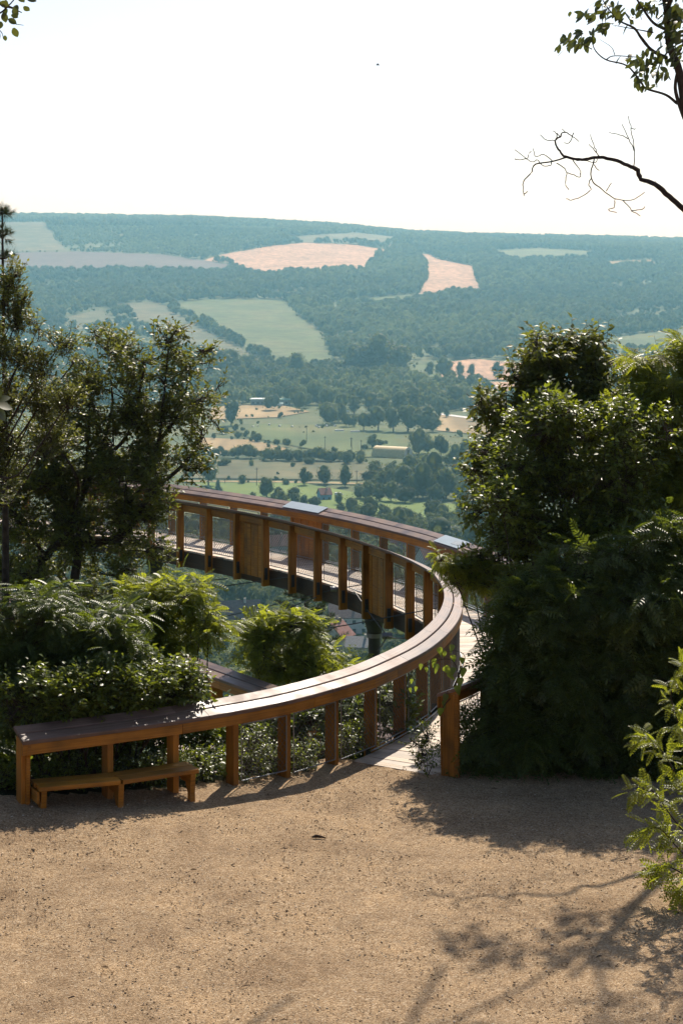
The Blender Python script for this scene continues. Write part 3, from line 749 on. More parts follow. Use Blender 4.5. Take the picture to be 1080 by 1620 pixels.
# tension rods below
A0 = px(530, 932, 38.2); J = px(612, 1006, 35.5); C1 = px(598, 985, 36.8)
rods = [(A0, px(300, 988, 44)), (px(360, 915, 41.5), px(180, 935, 45)), (px(455, 913, 39.8), px(230, 942, 45)), (px(430, 1008, 36), px(690, 962, 33.8)), (C1, J), (J, px(640, 1010, 34)), (J, px(597, 1030, 35)), (A0, px(700, 900, 36)), (J, px(560, 935, 37.5)), (px(500, 945, 38), px(240, 1040, 43))]
for a_, b2 in rods:
    A = Acc(); A.tube([a_, (a_+b2)/2-np.array([0, 0, .02]), b2], .011, 6); A.build('tension_rod', STEELD, walk)
A = Acc(); A.tube([J-np.array([.09, 0, 0]), J+np.array([.09, 0, 0])], .06, 8); A.build('rod_joint', STEEL, walk)
A = Acc(); A.tube([A0-np.array([.09, 0, 0]), A0+np.array([.09, 0, 0])], .05, 8); A.build('rod_joint', STEEL, walk)

# ------------------------------------------------------------------ lower ramp inside the loop
ramp_ = tag(empty('lower_ramp', (0, 0, 0)), 'lower timber ramp with mauve rail planks passing inside the loop behind the bushes', 'ramp')
LA = Vector((-10.5, 46.8, -.6)); LB = Vector((.95, 29.15, -.6))
td = (LB-LA).normalized(); na = Vector((td.y, -td.x, 0))        # towards the walker (near side)
if na.y > 0: na = -na
LL = (LB-LA).length
def lf(q): return (LA+td*q, na, Vector((0, 0, 1)))
q = 0.0
while q < LL-.2:
    e = min(LL, q+2.0)
    for r_, (a0, a1) in enumerate(((0, .138), (.155, .292))):
        pr = [(a, z-1.10) for a, z in board_prof(a0, a1)]
        sweep('rail_plank', [lf(q+.003), lf(e-.003)], pr, W_TOP, ramp_, t0=rng.rand()*9)
    sweep('fascia_board', [lf(q+.003), lf(e-.003)], [(.255, -.285), (.285, -.285), (.285, -.16), (.255, -.145)], W_OR, ramp_, t0=rng.rand()*5)
    q += 2.0
q = .2
while q < LL:
    o, a, b_ = lf(q); sweep('post', [(o+Vector((0, 0, -1.4)), td, a), (o+Vector((0, 0, -.1)), td, a)], rect(-.048, .048, .045, .255, .006), W_OR, ramp_); q += 1.03
q = 10.0
while q < LL-.2:
    sweep('deck_plank', [(LA+td*q+na*.3+Vector((0, 0, -1.12)), td, Vector((0, 0, 1))), (LA+td*q+na*1.4+Vector((0, 0, -1.12)), td, Vector((0, 0, 1)))], rect(0, .134, -.02, .015, .004), W_DK, ramp_); q += .141
sweep('edge_beam', [lf(.1), lf(LL-.1)], rect(.262, .36, -1.45, -1.15, .006), W_BEAM, ramp_)
for q in (3.0, 8.0, 13.0):
    A = Acc(); p = LA+td*q+na*.5; A.tube([(p.x, p.y, -1.5), (p.x, p.y, float(zfar(np.array(p.x), np.array(p.y)))-.5)], .12, 10); A.build('column', STEELD, ramp_, True)

# ------------------------------------------------------------------ bench
bench = tag(empty('timber_bench', (-2.5, 22.3, .2)), 'low orange timber bench with plank seat fixed below the railing end', 'bench')
def bp_(x, y, z): return Vector((x, y, z))
BZ = .47
fr = [Vector((-3.32, 21.98, BZ)), Vector((-2.45, 22.28, BZ)), Vector((-1.63, 22.78, BZ))]
bkd = Vector((-.16, .33, 0))
def bpart(o): o.matrix_parent_inverse = Matrix.Translation(bench.location).inverted(); return o
for k in range(2):
    p, q = fr[k], fr[k+1]; t = (q-p).normalized()
    for j in range(2):
        a0 = j*.20+.004; a1 = a0+.19
        c0, c1 = p+bkd.normalized()*(a0+.095)+t*.004, q+bkd.normalized()*(a0+.095)-t*.004
        bpart(beam('seat_plank', c0, c1, .188, .05, W_OR, bench))
for k, p in enumerate(fr):
    t = (fr[1]-fr[0]).normalized() if k < 2 else (fr[2]-fr[1]).normalized()
    p = p-t*.06 if k == 2 else (p+t*.05 if k == 0 else p)
    d_ = bkd.normalized()
    zg = float(gz(p.x, p.y))-.06
    V = []
    pr = [(0.02, BZ-.02), (.36, BZ-.02), (.36, BZ-.16), (.20, BZ-.15), (.13, BZ-.26), (.125, zg), (.035, zg), (.045, BZ-.26)]
    frm = [(Vector((p.x, p.y, 0))-t*.03, d_, Vector((0, 0, 1))), (Vector((p.x, p.y, 0))+t*.03, d_, Vector((0, 0, 1)))]
    bpart(sweep('leg', frm, pr, W_OR, bench))
p = fr[0]; d_ = bkd.normalized(); t = (fr[1]-fr[0]).normalized()
bpart(beam('side_board', p-t*.02+d_*.01+Vector((0, 0, -.09)), p-t*.02+d_*.62+Vector((0, 0, -.09)), .03, .13, W_OR, bench))

# ------------------------------------------------------------------ foreground trees
def pxclump(leaf, twig, d, x, y, rx, ry, dens, tm, size, depth=None, **kw):
    C = px(x, y, d); r_ = np.array([rx*d/F, depth if depth else (rx+ry)/2*d/F*1.1, ry*d/F])
    n = max(4, int(dens*rx*ry/1000.0))
    crown(leaf, twig, C, r_, n, tm, size, **kw); return C
def build_tree(name, label, cat, base, leafmat_, leaf, twig):
    e = tag(empty(name, tuple(base)), label, cat)
    a = leaf.build('crown', leafmat_, e); b_ = twig.build('trunk', BARK, e, True)
    for o in (a, b_): o.matrix_parent_inverse = Matrix.Translation(Vector(base)).inverted()
    return e
def zg(X, Y): return float(max(gz(X, Y), -99)) if Y < 27 else float(zfar(np.array(X), np.array(Y)))

# left: open elm-like tree behind the railing
lf_, tw_ = Acc(), Acc(); d = 31.0
cl = [(262, 545, 34, 26), (300, 580, 38, 28), (318, 630, 28, 42), (322, 690, 24, 34), (296, 745, 26, 20), (228, 572, 42, 36), (172, 560, 40, 30), (140, 620, 42, 50), (200, 632, 58, 48), (262, 660, 50, 50), (180, 705, 58, 45), (245, 745, 50, 40), (120, 705, 50, 50), (60, 735, 60, 60), (150, 785, 58, 45), (90, 810, 60, 50), (25, 815, 50, 60), (215, 805, 45, 34), (60, 880, 60, 45), (150, 860, 50, 35), (230, 872, 34, 18), (10, 900, 40, 40), (110, 920, 60, 30), (200, 925, 50, 24), (110, 955, 60, 26), (185, 955, 46, 22), (50, 945, 50, 30), (205, 850, 44, 30), (240, 820, 26, 30), (100, 760, 60, 50), (200, 760, 60, 40), (230, 690, 50, 40), (0, 760, 50, 60), (120, 840, 60, 50)]
stems = [[(60, 1010), (60, 945), (75, 880), (102, 850), (130, 790), (150, 735), (165, 700), (178, 640), (172, 570)],
         [(75, 1010), (120, 905), (150, 862), (190, 850), (215, 822), (240, 780), (290, 735), (318, 690), (318, 630)],
         [(190, 850), (200, 800), (225, 770), (250, 700), (258, 640), (264, 580), (268, 540)],
         [(102, 850), (112, 820), (125, 770), (100, 720), (60, 720)], [(250, 700), (285, 650), (300, 590)], [(150, 735), (200, 690), (225, 600), (228, 572)],
         [(75, 880), (40, 840), (20, 800)], [(130, 790), (140, 700), (142, 620)]]
for k, st in enumerate(stems):
    dz = rng.randn()*.25
    pts = [px(x, y, d+dz*(i/len(st)) + (0.0 if i < 2 else rng.randn()*.12)) for i, (x, y) in enumerate(st)]
    if k < 2: pts[0][2] = zfar(np.array(pts[0][0]), np.array(pts[0][1]))-.3
    limb(tw_, pts, (.085, .08, .045, .04, .03, .035, .03, .035)[k], .010, 7)
cl = cl+[(x+rx*1.05*math.cos(a), y-ry*1.05*math.sin(a), rx*.32+4, ry*.32+4) for x, y, rx, ry in cl for a in (rng.rand(2)*math.pi*1.2-.3)]
for x, y, rx, ry in cl:
    C = pxclump(lf_, tw_, d+rng.randn()*.35, x, y, rx*1.08, ry*1.08, 120, T_SIMPLE, .080, m=7, ell=.17, up=.30, subs=9, shell=.10, gap=-.45)
build_tree('elm_tree', 'dark spreading leafy tree with forked diagonal limbs behind the bench railing', 'tree', px(60, 1010, d), L_ELM, lf_, tw_)

# far left: taller, paler tree with ascending branches
lf_, tw_ = Acc(), Acc(); d = 27.0
cl = [(8, 470, 20, 36), (26, 510, 22, 30), (-10, 540, 30, 50), (62, 520, 24, 22), (96, 545, 24, 26), (30, 575, 32, 30), (72, 590, 36, 32), (112, 580, 12, 16), (10, 630, 40, 34), (62, 640, 42, 36), (108, 640, 26, 26), (20, 690, 46, 40), (80, 690, 40, 36), (-40, 600, 40, 60), (-50, 500, 30, 50), (20, 440, 14, 24), (34, 478, 12, 14), (-40, 690, 50, 60), (-10, 760, 50, 50)]
base = px(-70, 1000, d); base[2] = zfar(np.array(base[0]), np.array(base[1]))-.3
for k, (x, y, rx, ry) in enumerate(cl):
    dd_ = d+rng.randn()*.3
    C = pxclump(lf_, tw_, dd_, x, y, rx, ry, 190, T_SIMPLE, .055, m=9, ell=.15, up=.75, subs=8, shell=.05, rnd=.30, gap=-.6)
    mid1 = px(-60+.15*x, 820, d); mid2 = px(-30+.55*x, y+110, dd_)
    limb(tw_, [base, mid1, mid2, C], .030, .008, 6, 5, .006)
build_tree('small_leaved_tree', 'olive green small-leaved tree with ascending branches taller than its dark neighbour', 'tree', base, L_HAW, lf_, tw_)

# pine leader at the left edge and young pine below the loop
def pine(name, label, d, x, ytop, ybase, wpx, tiers, seed, dens=1.0):
    lf_, tw_ = Acc(), Acc(); top = px(x, ytop, d); bs = px(x, ybase, d); bs[2] = zfar(np.array(bs[0]), np.array(bs[1]))-.3
    limb(tw_, [bs, (bs+top)/2+np.array([.05, 0, 0]), top], .03*(top[2]-bs[2])**.5, .012, 7)
    H = (ybase-ytop)*d/F
    for k in range(tiers):
        t = (k+.3)/tiers; z = top[2]-t*H; ln = wpx*d/F*(.12+.9*t**.8)
        for j in range(5):
            a = j*1.2566+k*.7+rng.rand()*.5; dr = np.array([math.cos(a), math.sin(a), .35])
            p0 = np.array([top[0], top[1], z]); p1 = p0+dr*ln*(.7+.4*rng.rand())
            tw_.tube([p0, (p0+p1)/2-np.array([0, 0, .04*ln]), p1], [.016, .010, .004], 4)
            nn = int(7*dens+5)
            for m_ in range(nn):
                q = .3+.7*(m_+1)/nn; P = p0+(p1-p0)*q-np.array([0, 0, .16*ln*q*(1-q)])
                ks = 3; dirs = norm(dr+rng.randn(ks, 3)*.7+np.array([0, 0, .3]))
                lf_.add(*place(T_PIN, P+rng.randn(ks, 3)*.02, dirs, rng.randn(ks, 3), .16*(.8+.5*rng.rand(ks))))
    for m_ in range(8):
        lf_.add(*place(T_PIN, top-np.array([[0, 0, .08*m_]]), np.array([[.2*rng.randn(), .2*rng.randn(), 1.]]), rng.randn(1, 3), np.array([.2])))
    build_tree(name, label, 'tree', bs, L_PIN, lf_, tw_)
pine('pine_tree', 'dark pine top rising above the leafy trees by the bench', 28.0, 4, 328, 470, 26, 4, 1, -.3)
pine('young_pine', 'dark young pine growing below the raised loop of the boardwalk', 60.0, 482, 922, 1100, 95, 9, 2, 1.6)

# locust thicket behind the bench
qs_ = np.linspace(0, S_TIP-2, 900); qp_ = np.array([px_of(q, 'i') for q in qs_])
def bush(name, label, d, cl, mat, tm, size, dens, m=5, ell=.25, up=.4, droop=.25, jit=.35, stems=6, base=None, cat='bush', hub=None, dy=0, **kw):
    lf_, tw_ = Acc(), Acc(); Cs = []; sr = 1.0 if len(cl) > 4 else .25
    cl = [(c[0], c[1]+dy)+tuple(c[2:]) for c in cl]; n0 = len(cl)
    if len(cl) > 4 and len(cl[0]) == 4:
        cl = cl+[(x+rx*1.05*math.cos(a), y-ry*1.05*math.sin(a), rx*.34+4, ry*.34+4) for x, y, rx, ry in cl for a in (rng.rand(3)*math.pi*1.2-.3)]
    ncl = len(cl)
    for x, y, rx, ry, *dd_ in cl:
        Cs.append(pxclump(lf_, tw_, (dd_[0] if dd_ else d)+rng.randn()*jit, x, y, rx, ry, dens, tm, size, m=m, ell=ell, up=up, droop=droop, subs=6, **kw))
    if base is None:
        mx = float(np.mean([c[0] for c in Cs])); base = np.array([mx, d+.2, 0]); base[2] = zg(base[0], base[1])-.15
    base = np.asarray(base, float)
    if hub is not None:
        limb(tw_, [base, (base+np.array(hub))/2+np.array([.1, 0, 0]), np.array(hub)], .03, .015, 6)
    for C in Cs[:n0]:
        if hub is not None:
            limb(tw_, [np.array(hub), (np.array(hub)+C)/2+np.array([0, 0, .06]), C], .010, .004, 5, 4); continue
        mid = base*.45+C*.55+rng.randn(3)*np.array([.12, .12, .02]); mid[2] = base[2]*.5+C[2]*.5
        limb(tw_, [base+rng.randn(3)*np.array([.15, .1, 0])*sr, mid, C], .022*sr, .007*sr, 5, 4)
    return build_tree(name, label, cat, base, mat, lf_, tw_)
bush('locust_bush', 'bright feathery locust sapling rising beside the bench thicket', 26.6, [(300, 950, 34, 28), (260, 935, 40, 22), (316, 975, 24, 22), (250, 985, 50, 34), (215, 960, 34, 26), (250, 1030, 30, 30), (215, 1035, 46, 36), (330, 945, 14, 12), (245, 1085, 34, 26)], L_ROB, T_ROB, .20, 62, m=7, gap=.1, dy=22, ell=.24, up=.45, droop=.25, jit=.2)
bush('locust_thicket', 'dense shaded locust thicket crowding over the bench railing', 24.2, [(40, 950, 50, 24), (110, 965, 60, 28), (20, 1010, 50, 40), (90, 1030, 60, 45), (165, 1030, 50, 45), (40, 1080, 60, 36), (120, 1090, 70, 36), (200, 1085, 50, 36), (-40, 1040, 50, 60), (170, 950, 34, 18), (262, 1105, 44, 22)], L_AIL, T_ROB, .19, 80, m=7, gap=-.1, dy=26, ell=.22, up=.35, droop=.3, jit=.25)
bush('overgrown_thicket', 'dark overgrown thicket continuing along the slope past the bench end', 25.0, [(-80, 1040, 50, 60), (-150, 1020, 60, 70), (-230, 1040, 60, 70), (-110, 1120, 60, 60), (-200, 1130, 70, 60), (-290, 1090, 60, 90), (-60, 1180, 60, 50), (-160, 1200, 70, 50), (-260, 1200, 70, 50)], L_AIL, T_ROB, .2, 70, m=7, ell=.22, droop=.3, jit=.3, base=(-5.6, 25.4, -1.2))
bush('hedge_shrub', 'glossy dark green shrub leaning over the middle of the near railing', 23.95, [(230, 1095, 46, 26), (275, 1112, 30, 16), (180, 1115, 46, 20), (110, 1125, 46, 20), (240, 1070, 30, 18)], L_DOG, T_SIMPLE, .08, 110, m=7, ell=.2, droop=.1, jit=.12, base=(-2.5, 24.6, -.9))
bush('undergrowth_shrub', 'low dark shrub filling the gap beneath the near railing', 25.0, [(60, 1190, 60, 34), (150, 1195, 60, 34), (240, 1180, 50, 34), (310, 1170, 40, 34), (380, 1180, 40, 34), (-30, 1190, 60, 50), (60, 1225, 70, 30), (170, 1225, 70, 30), (280, 1215, 60, 30)], L_DOG, T_SIMPLE, .085, 120, m=7, ell=.18, droop=.1, jit=.12, base=(-2.6, 25.2, -1.2))
bush('ivy_plant', 'trailing small-leaved ivy at the foot of the railing posts', 24.35, [(400, 1185, 30, 26), (432, 1200, 24, 14), (375, 1205, 26, 14)], L_DOG, T_SIMPLE, .05, 90, m=7, ell=.14, droop=.15, jit=.06, gap=-9, base=(-1.15, 24.3, -.1))
bush('shade_shrub', 'leafy shrub seen between the posts near the boardwalk entrance', 27.0, [(470, 1150, 50, 56), (540, 1140, 46, 66), (592, 1120, 34, 60), (420, 1140, 46, 50), (632, 1105, 20, 50), (360, 1165, 50, 44), (520, 1190, 60, 34), (440, 1200, 50, 34), (580, 1170, 30, 34)], L_AIL, T_SIMPLE, .10, 120, m=7, ell=.2, droop=.1, jit=.2, dy=28, base=(-.4, 27.2, -2.6))
bush('locust_tree', 'sunlit yellow-green locust crown growing inside the boardwalk loop', 33.5, [(455, 985, 46, 28), (420, 1010, 40, 26), (495, 1022, 40, 22), (470, 1045, 56, 30), (530, 1050, 30, 16), (540, 1070, 40, 18), (440, 965, 22, 16)], L_ROB, T_ROB, .23, 66, m=7, gap=.1, dy=30, ell=.26, up=.5, droop=.2, jit=.3, base=(-.9, 33.8, -5.5), cat='tree')
rs = []
for x in range(30, 300, 26):
    q = qs_[np.argmin(abs(qp_-x))]; o_ = ip(q); rs.append((x, 1112-.07*x+6*rng.randn(), 30, 26+8*rng.rand(), o_[1]+.36))
bush('rail_shrub', 'leafy shrub spilling over the shaded end of the near railing', 23.2, rs, L_DOG, T_SIMPLE, .075, 210, m=7, ell=.2, droop=.25, jit=.05, gap=-1.3, base=(-2.9, 23.6, -.4))
rs = []
for x in list(range(-20, 345, 24))+[372, 400, 452, 478, 540, 556]:
    q = qs_[np.argmin(abs(qp_-x))]; o_ = ip(q); zz = float(tilt(o_[0], o_[1])); dd0 = o_[1]+(.05 if x > 340 else .3)
    rs.append((x, HZ+(CH-zz-.14)*F/dd0, 17, 14+6*rng.rand(), dd0))
bush('weed_strip', 'low weeds and ivy along the foot of the near railing', 23.5, rs, L_DOG, T_SIMPLE, .055, 170, m=7, ell=.13, droop=.1, jit=.03, gap=-1.2, base=(-2.2, 23.6, -.3), cat='weeds')
# right mass
bush('broadleaf_tree', 'tall dark broadleaf tree topping the thicket right of the walkway', 28.3, [(872, 562, 34, 28), (922, 556, 34, 26), (848, 600, 34, 36), (900, 606, 46, 36), (952, 602, 34, 24), (800, 648, 40, 28), (862, 655, 56, 44), (790, 700, 36, 30), (940, 660, 50, 40), (765, 650, 14, 16), (770, 760, 26, 40), (985, 650, 34, 34), (840, 730, 60, 40), (1000, 700, 40, 50), (900, 680, 60, 50), (940, 740, 60, 60)], L_ELM, T_SIMPLE, .105, 95, m=8, ell=.24, up=.35, droop=.35, jit=.3, shell=.2, gap=-.8, base=(3.3, 28.5, -4), cat='tree')
bush('dogwood_shrub', 'large glossy shrub glinting with sun beside the curved railing', 26.3, [(790, 740, 36, 28), (760, 752, 20, 9), (840, 740, 60, 50), (895, 700, 56, 50), (795, 800, 28, 28), (830, 820, 66, 56), (900, 800, 66, 56), (806, 868, 32, 34), (850, 900, 66, 56), (930, 880, 66, 60), (975, 740, 50, 70), (990, 850, 60, 60), (1010, 700, 44, 50), (850, 670, 40, 24), (742, 903, 22, 11), (716, 905, 16, 8), (810, 930, 30, 30)], L_DOG, T_SIMPLE, .085, 95, m=8, ell=.22, up=.35, droop=.15, jit=.3, gap=-.8, base=(2.9, 26.6, -1.6))
bush('acacia_tree', 'yellow-green feathery locust tree against the dark broadleaf tree', 27.4, [(1055, 610, 34, 22), (1085, 596, 30, 20), (1060, 665, 44, 40), (1005, 690, 30, 26), (1045, 740, 50, 50), (1075, 810, 46, 56), (1010, 800, 44, 50), (1120, 730, 50, 80), (1130, 650, 40, 40)], L_ROB, T_ROB, .21, 74, m=7, dy=-24, ell=.24, up=.4, droop=.3, jit=.2, base=(4.6, 27.8, -2.5), cat='tree')
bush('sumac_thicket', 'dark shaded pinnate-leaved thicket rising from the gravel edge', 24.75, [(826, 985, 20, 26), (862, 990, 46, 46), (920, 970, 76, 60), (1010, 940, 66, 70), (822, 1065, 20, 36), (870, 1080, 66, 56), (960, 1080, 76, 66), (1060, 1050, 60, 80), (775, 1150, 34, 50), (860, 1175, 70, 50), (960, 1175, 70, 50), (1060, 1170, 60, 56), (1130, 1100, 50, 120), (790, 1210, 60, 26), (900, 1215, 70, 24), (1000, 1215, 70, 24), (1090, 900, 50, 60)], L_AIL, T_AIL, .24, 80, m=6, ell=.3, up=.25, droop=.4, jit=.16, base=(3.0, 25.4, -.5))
bush('overhanging_shrub', 'sunlit feathery spray reaching over the tip of the curved railing', 26.3, [(742, 905, 24, 9), (712, 898, 14, 5), (768, 892, 20, 14), (736, 924, 14, 6), (695, 888, 8, 4), (780, 925, 16, 14)], L_ROB, T_ROB, .12, 110, m=6, ell=.14, up=.1, droop=.3, jit=.08, gap=-9, base=(3.4, 27.0, -1.6), hub=(2.8, 26.8, 2.3))
bush('ground_ivy', 'low leafy plants at the foot of the orange end post', 24.3, [(668, 1195, 9, 16), (676, 1165, 8, 16), (655, 1175, 8, 8)], L_DOG, T_SIMPLE, .05, 190, m=7, ell=.12, droop=.1, jit=.03, gap=-9, base=(1.02, 24.45, -.05))

# vine with heart-shaped leaves over the end post
def bigleaf(nseg=5, w=.34, heart=False):
    V = []; Fc = []
    for i in range(nseg+1):
        t = i/nseg
        ww = w*(math.sin(math.pi*min(1, t*.93+.07))**.8) if not heart else w*1.15*(1-t)**.75*(1 if i else .55)
        if i == nseg: ww = .004
        z = -.18*t*t
        V += [(t, ww, z+.10*ww), (t, 0, z), (t, -ww, z+.10*ww)]
    for i in range(nseg):
        for j in (0, 1): Fc.append((i*3+j, i*3+j+1, (i+1)*3+j+1, (i+1)*3+j))
    V += [(-.22, .008, .02), (-.22, -.008, .02)]; b = len(V)-2; Fc.append((b, b+1, 1))
    return V, Fc
LEAFM = {}
for nm, w_, ht, mt in (('walnut', .24, False, L_WAL), ('vine', .36, True, L_VIN), ('lime', .36, False, L_WAL)):
    V, Fc = bigleaf(5, w_, ht); o = meshobj('leaf', V, Fc, mt, smooth=True); LEAFM[nm] = o.data; bpy.data.objects.remove(o)
def leaf_obj(kind, parent, P, X, Nn, size):
    X = Vector(X).normalized(); Y = Vector(Nn).cross(X).normalized(); Z = X.cross(Y)
    o = bpy.data.objects.new('leaf', LEAFM[kind])
    o.matrix_basis = Matrix(((X.x*size, Y.x*size, Z.x*size, P[0]), (X.y*size, Y.y*size, Z.y*size, P[1]), (X.z*size, Y.z*size, Z.z*size, P[2]), (0, 0, 0, 1)))
    return link(o, parent)
vine = tag(empty('vine', (0, 0, 0)), 'climbing vine with heart-shaped leaves hanging above the orange end post', 'vine')
A = Acc(); d = 24.3
for st in ([(720, 1100), (725, 1070), (715, 1045), (690, 1045), (665, 1058)], [(725, 1070), (735, 1040), (722, 1030), (700, 1032)], [(712, 1105), (700, 1120), (703, 1135)]):
    limb(A, [px(x, y, d+.05*rng.randn()) for x, y in st], .006, .003, 5)
A.build('stem', BARK, vine)
for x, y in [(704, 1036), (716, 1042), (690, 1056), (703, 1060), (718, 1062), (731, 1046), (733, 1062), (666, 1056), (674, 1062), (694, 1030), (709, 1070), (728, 1078), (716, 1026), (722, 1090), (702, 1114), (697, 1126), (706, 1104), (686, 1048), (651, 1080), (658, 1092), (648, 1094)]:
    s_ = 1.0 if x > 680 else .62
    leaf_obj('vine', vine, px(x, y-6, d+rng.randn()*.05), (rng.randn()*.3, rng.randn()*.3-.2, -1), (rng.randn()*.4, -1, rng.randn()*.4), (.10+.04*rng.rand())*s_)

# near locust sprig at the right edge: compound leaves as parts
spr = tag(empty('locust_sapling', (3.75, 19.6, 0)), 'small backlit locust sapling standing alone in front of the dark thicket', 'bush')
spr_inv = Matrix.Translation(Vector((3.75, 19.6, 0))).inverted()
o = meshobj('leaf', *T_ROB, L_ROB); ROBM = o.data; bpy.data.objects.remove(o)
A = Acc(); d = 19.5; base = np.array([3.75, 19.6, 0.0])
sts = [[(1120, 1300), (1085, 1180), (1060, 1100), (1078, 1050)], [(1110, 1330), (1070, 1230), (1040, 1180), (1010, 1160)], [(1105, 1350), (1060, 1290), (1030, 1250), (1000, 1255)], [(1105, 1380), (1070, 1340), (1040, 1310), (1010, 1320)], [(1100, 1400), (1075, 1380), (1050, 1370), (1030, 1380)], [(1115, 1320), (1090, 1240), (1078, 1150)], [(1100, 1410), (1085, 1400), (1070, 1410)]]
for st in sts:
    Pn = limb(A, [base]+[px(x, y, d+rng.randn()*.12) for x, y in st], .012, .003, 5)
    for j in range(7, len(Pn)):
        for _ in range(4 if j < len(Pn)-1 else 5):
            T = Pn[j]-Pn[j-1]; T /= np.linalg.norm(T)+1e-9
            ex = T*.5+rng.randn(3)*.75+np.array([-.25, 0, -.15]); nn = np.array([0, 0, 1.])+rng.randn(3)*.4
            X = Vector(ex).normalized(); Y = Vector(nn).cross(X).normalized(); Z = X.cross(Y); s_ = .13+.08*rng.rand(); P = Pn[j]+rng.randn(3)*.025
            q = bpy.data.objects.new('leaf', ROBM)
            q.matrix_basis = Matrix(((X.x*s_, Y.x*s_, Z.x*s_, P[0]), (X.y*s_, Y.y*s_, Z.y*s_, P[1]), (X.z*s_, Y.z*s_, Z.z*s_, P[2]), (0, 0, 0, 1)))
            link(q, spr); q.matrix_parent_inverse = spr_inv
A.build('stem', BARK, spr).matrix_parent_inverse = spr_inv

# tall tree at the right: its trunk stands outside the picture, limbs lean in at the top
tall = tag(empty('walnut_tree', (6.3, 28.5, -1.5)), 'tall tree leaning in from the side with large hanging leaves against the white sky', 'tree')
tinv = Matrix.Translation(Vector((6.3, 28.5, -1.5))).inverted()
d = 28.0
def z8(x, y, dd=d): return px(780+x/3.6, y/3.6, dd)
A = Acc()
limb(A, [(6.3, 28.5, -4.5), (5.9, 28.3, 2), (5.35, 28.1, 6.2), z8(1110, 700), z8(1060, 420), z8(1000, 250), z8(985, 60), z8(960, -60), z8(930, -160)], .085, .03, 10)
limb(A, [z8(1110, 720), z8(1080, 660), z8(1040, 540), z8(1035, 470), z8(1052, 380)], .035, .02, 7)
brs = [([(1045, 590), (980, 540), (870, 505), (840, 470), (760, 375), (640, 340), (575, 280), (560, 205)], .022, .006), ([(640, 340), (690, 318), (850, 328)], .010, .007), ([(690, 312), (670, 268), (605, 225)], .007, .003),
       ([(985, 330), (900, 285), (840, 215), (800, 160), (720, 120), (660, 60)], .03, .010), ([(910, 185), (800, 165), (690, 145)], .012, .005), ([(985, 170), (910, 130), (850, 50), (800, -30)], .028, .012), ([(1010, 270), (960, 340), (930, 420), (930, 500)], .015, .006), ([(1030, 330), (1075, 260), (1080, 160)], .02, .008), ([(700, 110), (640, 30), (600, -40)], .010, .006), ([(560, 280), (500, 250), (440, 235)], .008, .004)]
for st, r0, r1 in brs: limb(A, [z8(x, y, d+rng.randn()*.08) for x, y in st], r0, r1, 6)
tr = A.build('trunk', BARK, tall, True); tr.matrix_parent_inverse = tinv
lc = [(470, 235, 85, 50, 16), (420, 250, 40, 40, 6), (555, 85, 80, 45, 12), (640, 150, 50, 40, 8), (690, 60, 70, 50, 10), (770, 100, 60, 60, 9), (630, 30, 60, 30, 7), (545, 230, 30, 30, 4), (950, 340, 90, 70, 18), (860, 400, 80, 60, 13), (1000, 190, 70, 90, 12), (830, 470, 40, 30, 5), (1060, 200, 40, 80, 9), (900, 490, 30, 24, 4), (800, 350, 50, 30, 6), (1000, 60, 60, 60, 16), (900, 30, 60, 40, 10), (1060, 60, 40, 50, 14), (1050, 320, 40, 50, 10), (1030, 130, 60, 50, 12), (960, 420, 40, 30, 6), (840, 60, 40, 50, 5)]
for x, y, rx, ry, n in lc:
    for k in range(int(n*1.9)):
        P = z8(x+rng.randn()*rx*.55, y+rng.randn()*ry*.55-12, d+rng.randn()*.2)
        leaf_obj('walnut', tall, P, (-.5+rng.randn()*.6, rng.randn()*.5, -.7+rng.randn()*.45), (rng.randn()*.5, rng.randn()*.7-.3, 1), .11+.065*rng.rand()).matrix_parent_inverse = tinv
# high limbs and foliage above the picture, whose shade falls on the gravel
A = Acc(); lv = Acc()
hl = [[z8(985, 60), (4.7, 28.8, 10.4), (5.0, 29.4, 10.9), (5.9, 30.2, 11.1), (7.0, 30.8, 11.4)], [(4.7, 28.8, 10.4), (3.5, 29.1, 11.1), (2.2, 28.5, 11.3), (1.0, 27.9, 11.4)], [(3.5, 29.1, 11.1), (2.9, 28.4, 11.5), (2.0, 27.8, 11.7)], [(5.9, 30.2, 11.1), (5.4, 29.2, 11.5), (4.6, 28.5, 11.8)], [(2.2, 28.5, 11.3), (1.3, 28.4, 11.5), (.4, 28.1, 11.6)]]
for h_ in hl: limb(A, [np.array(p_)+np.array([0, -1.3 if i_ else 0, 0]) for i_, p_ in enumerate(h_)], .035, .010, 6)
A.build('limb', BARK, tall, True).matrix_parent_inverse = tinv
for C, r_, n in (((1.0, 27.6, 11.5), (.7, .25, .2), 20), ((2.2, 28.1, 11.4), (.7, .3, .2), 24), ((3.3, 28.5, 11.4), (.7, .35, .25), 26), ((4.5, 28.9, 11.3), (.7, .35, .25), 24), ((5.7, 29.8, 11.4), (.7, .35, .25), 22), ((6.9, 30.5, 11.5), (.7, .4, .25), 22), ((2.1, 27.5, 11.7), (.7, .3, .2), 24), ((3.4, 27.7, 11.7), (.8, .3, .2), 28), ((4.8, 28.1, 11.8), (.8, .35, .25), 28), ((.1, 28.0, 11.6), (.5, .2, .15), 10), ((6.2, 29.2, 11.8), (.8, .4, .3), 24)):
    crown(lv, None, (C[0]-.3, C[1]-1.3, C[2]), r_, int(n*2.0), T_SIMPLE, .13, m=6, ell=.4, droop=.4)
lv.build('crown', L_WAL, tall).matrix_parent_inverse = tinv
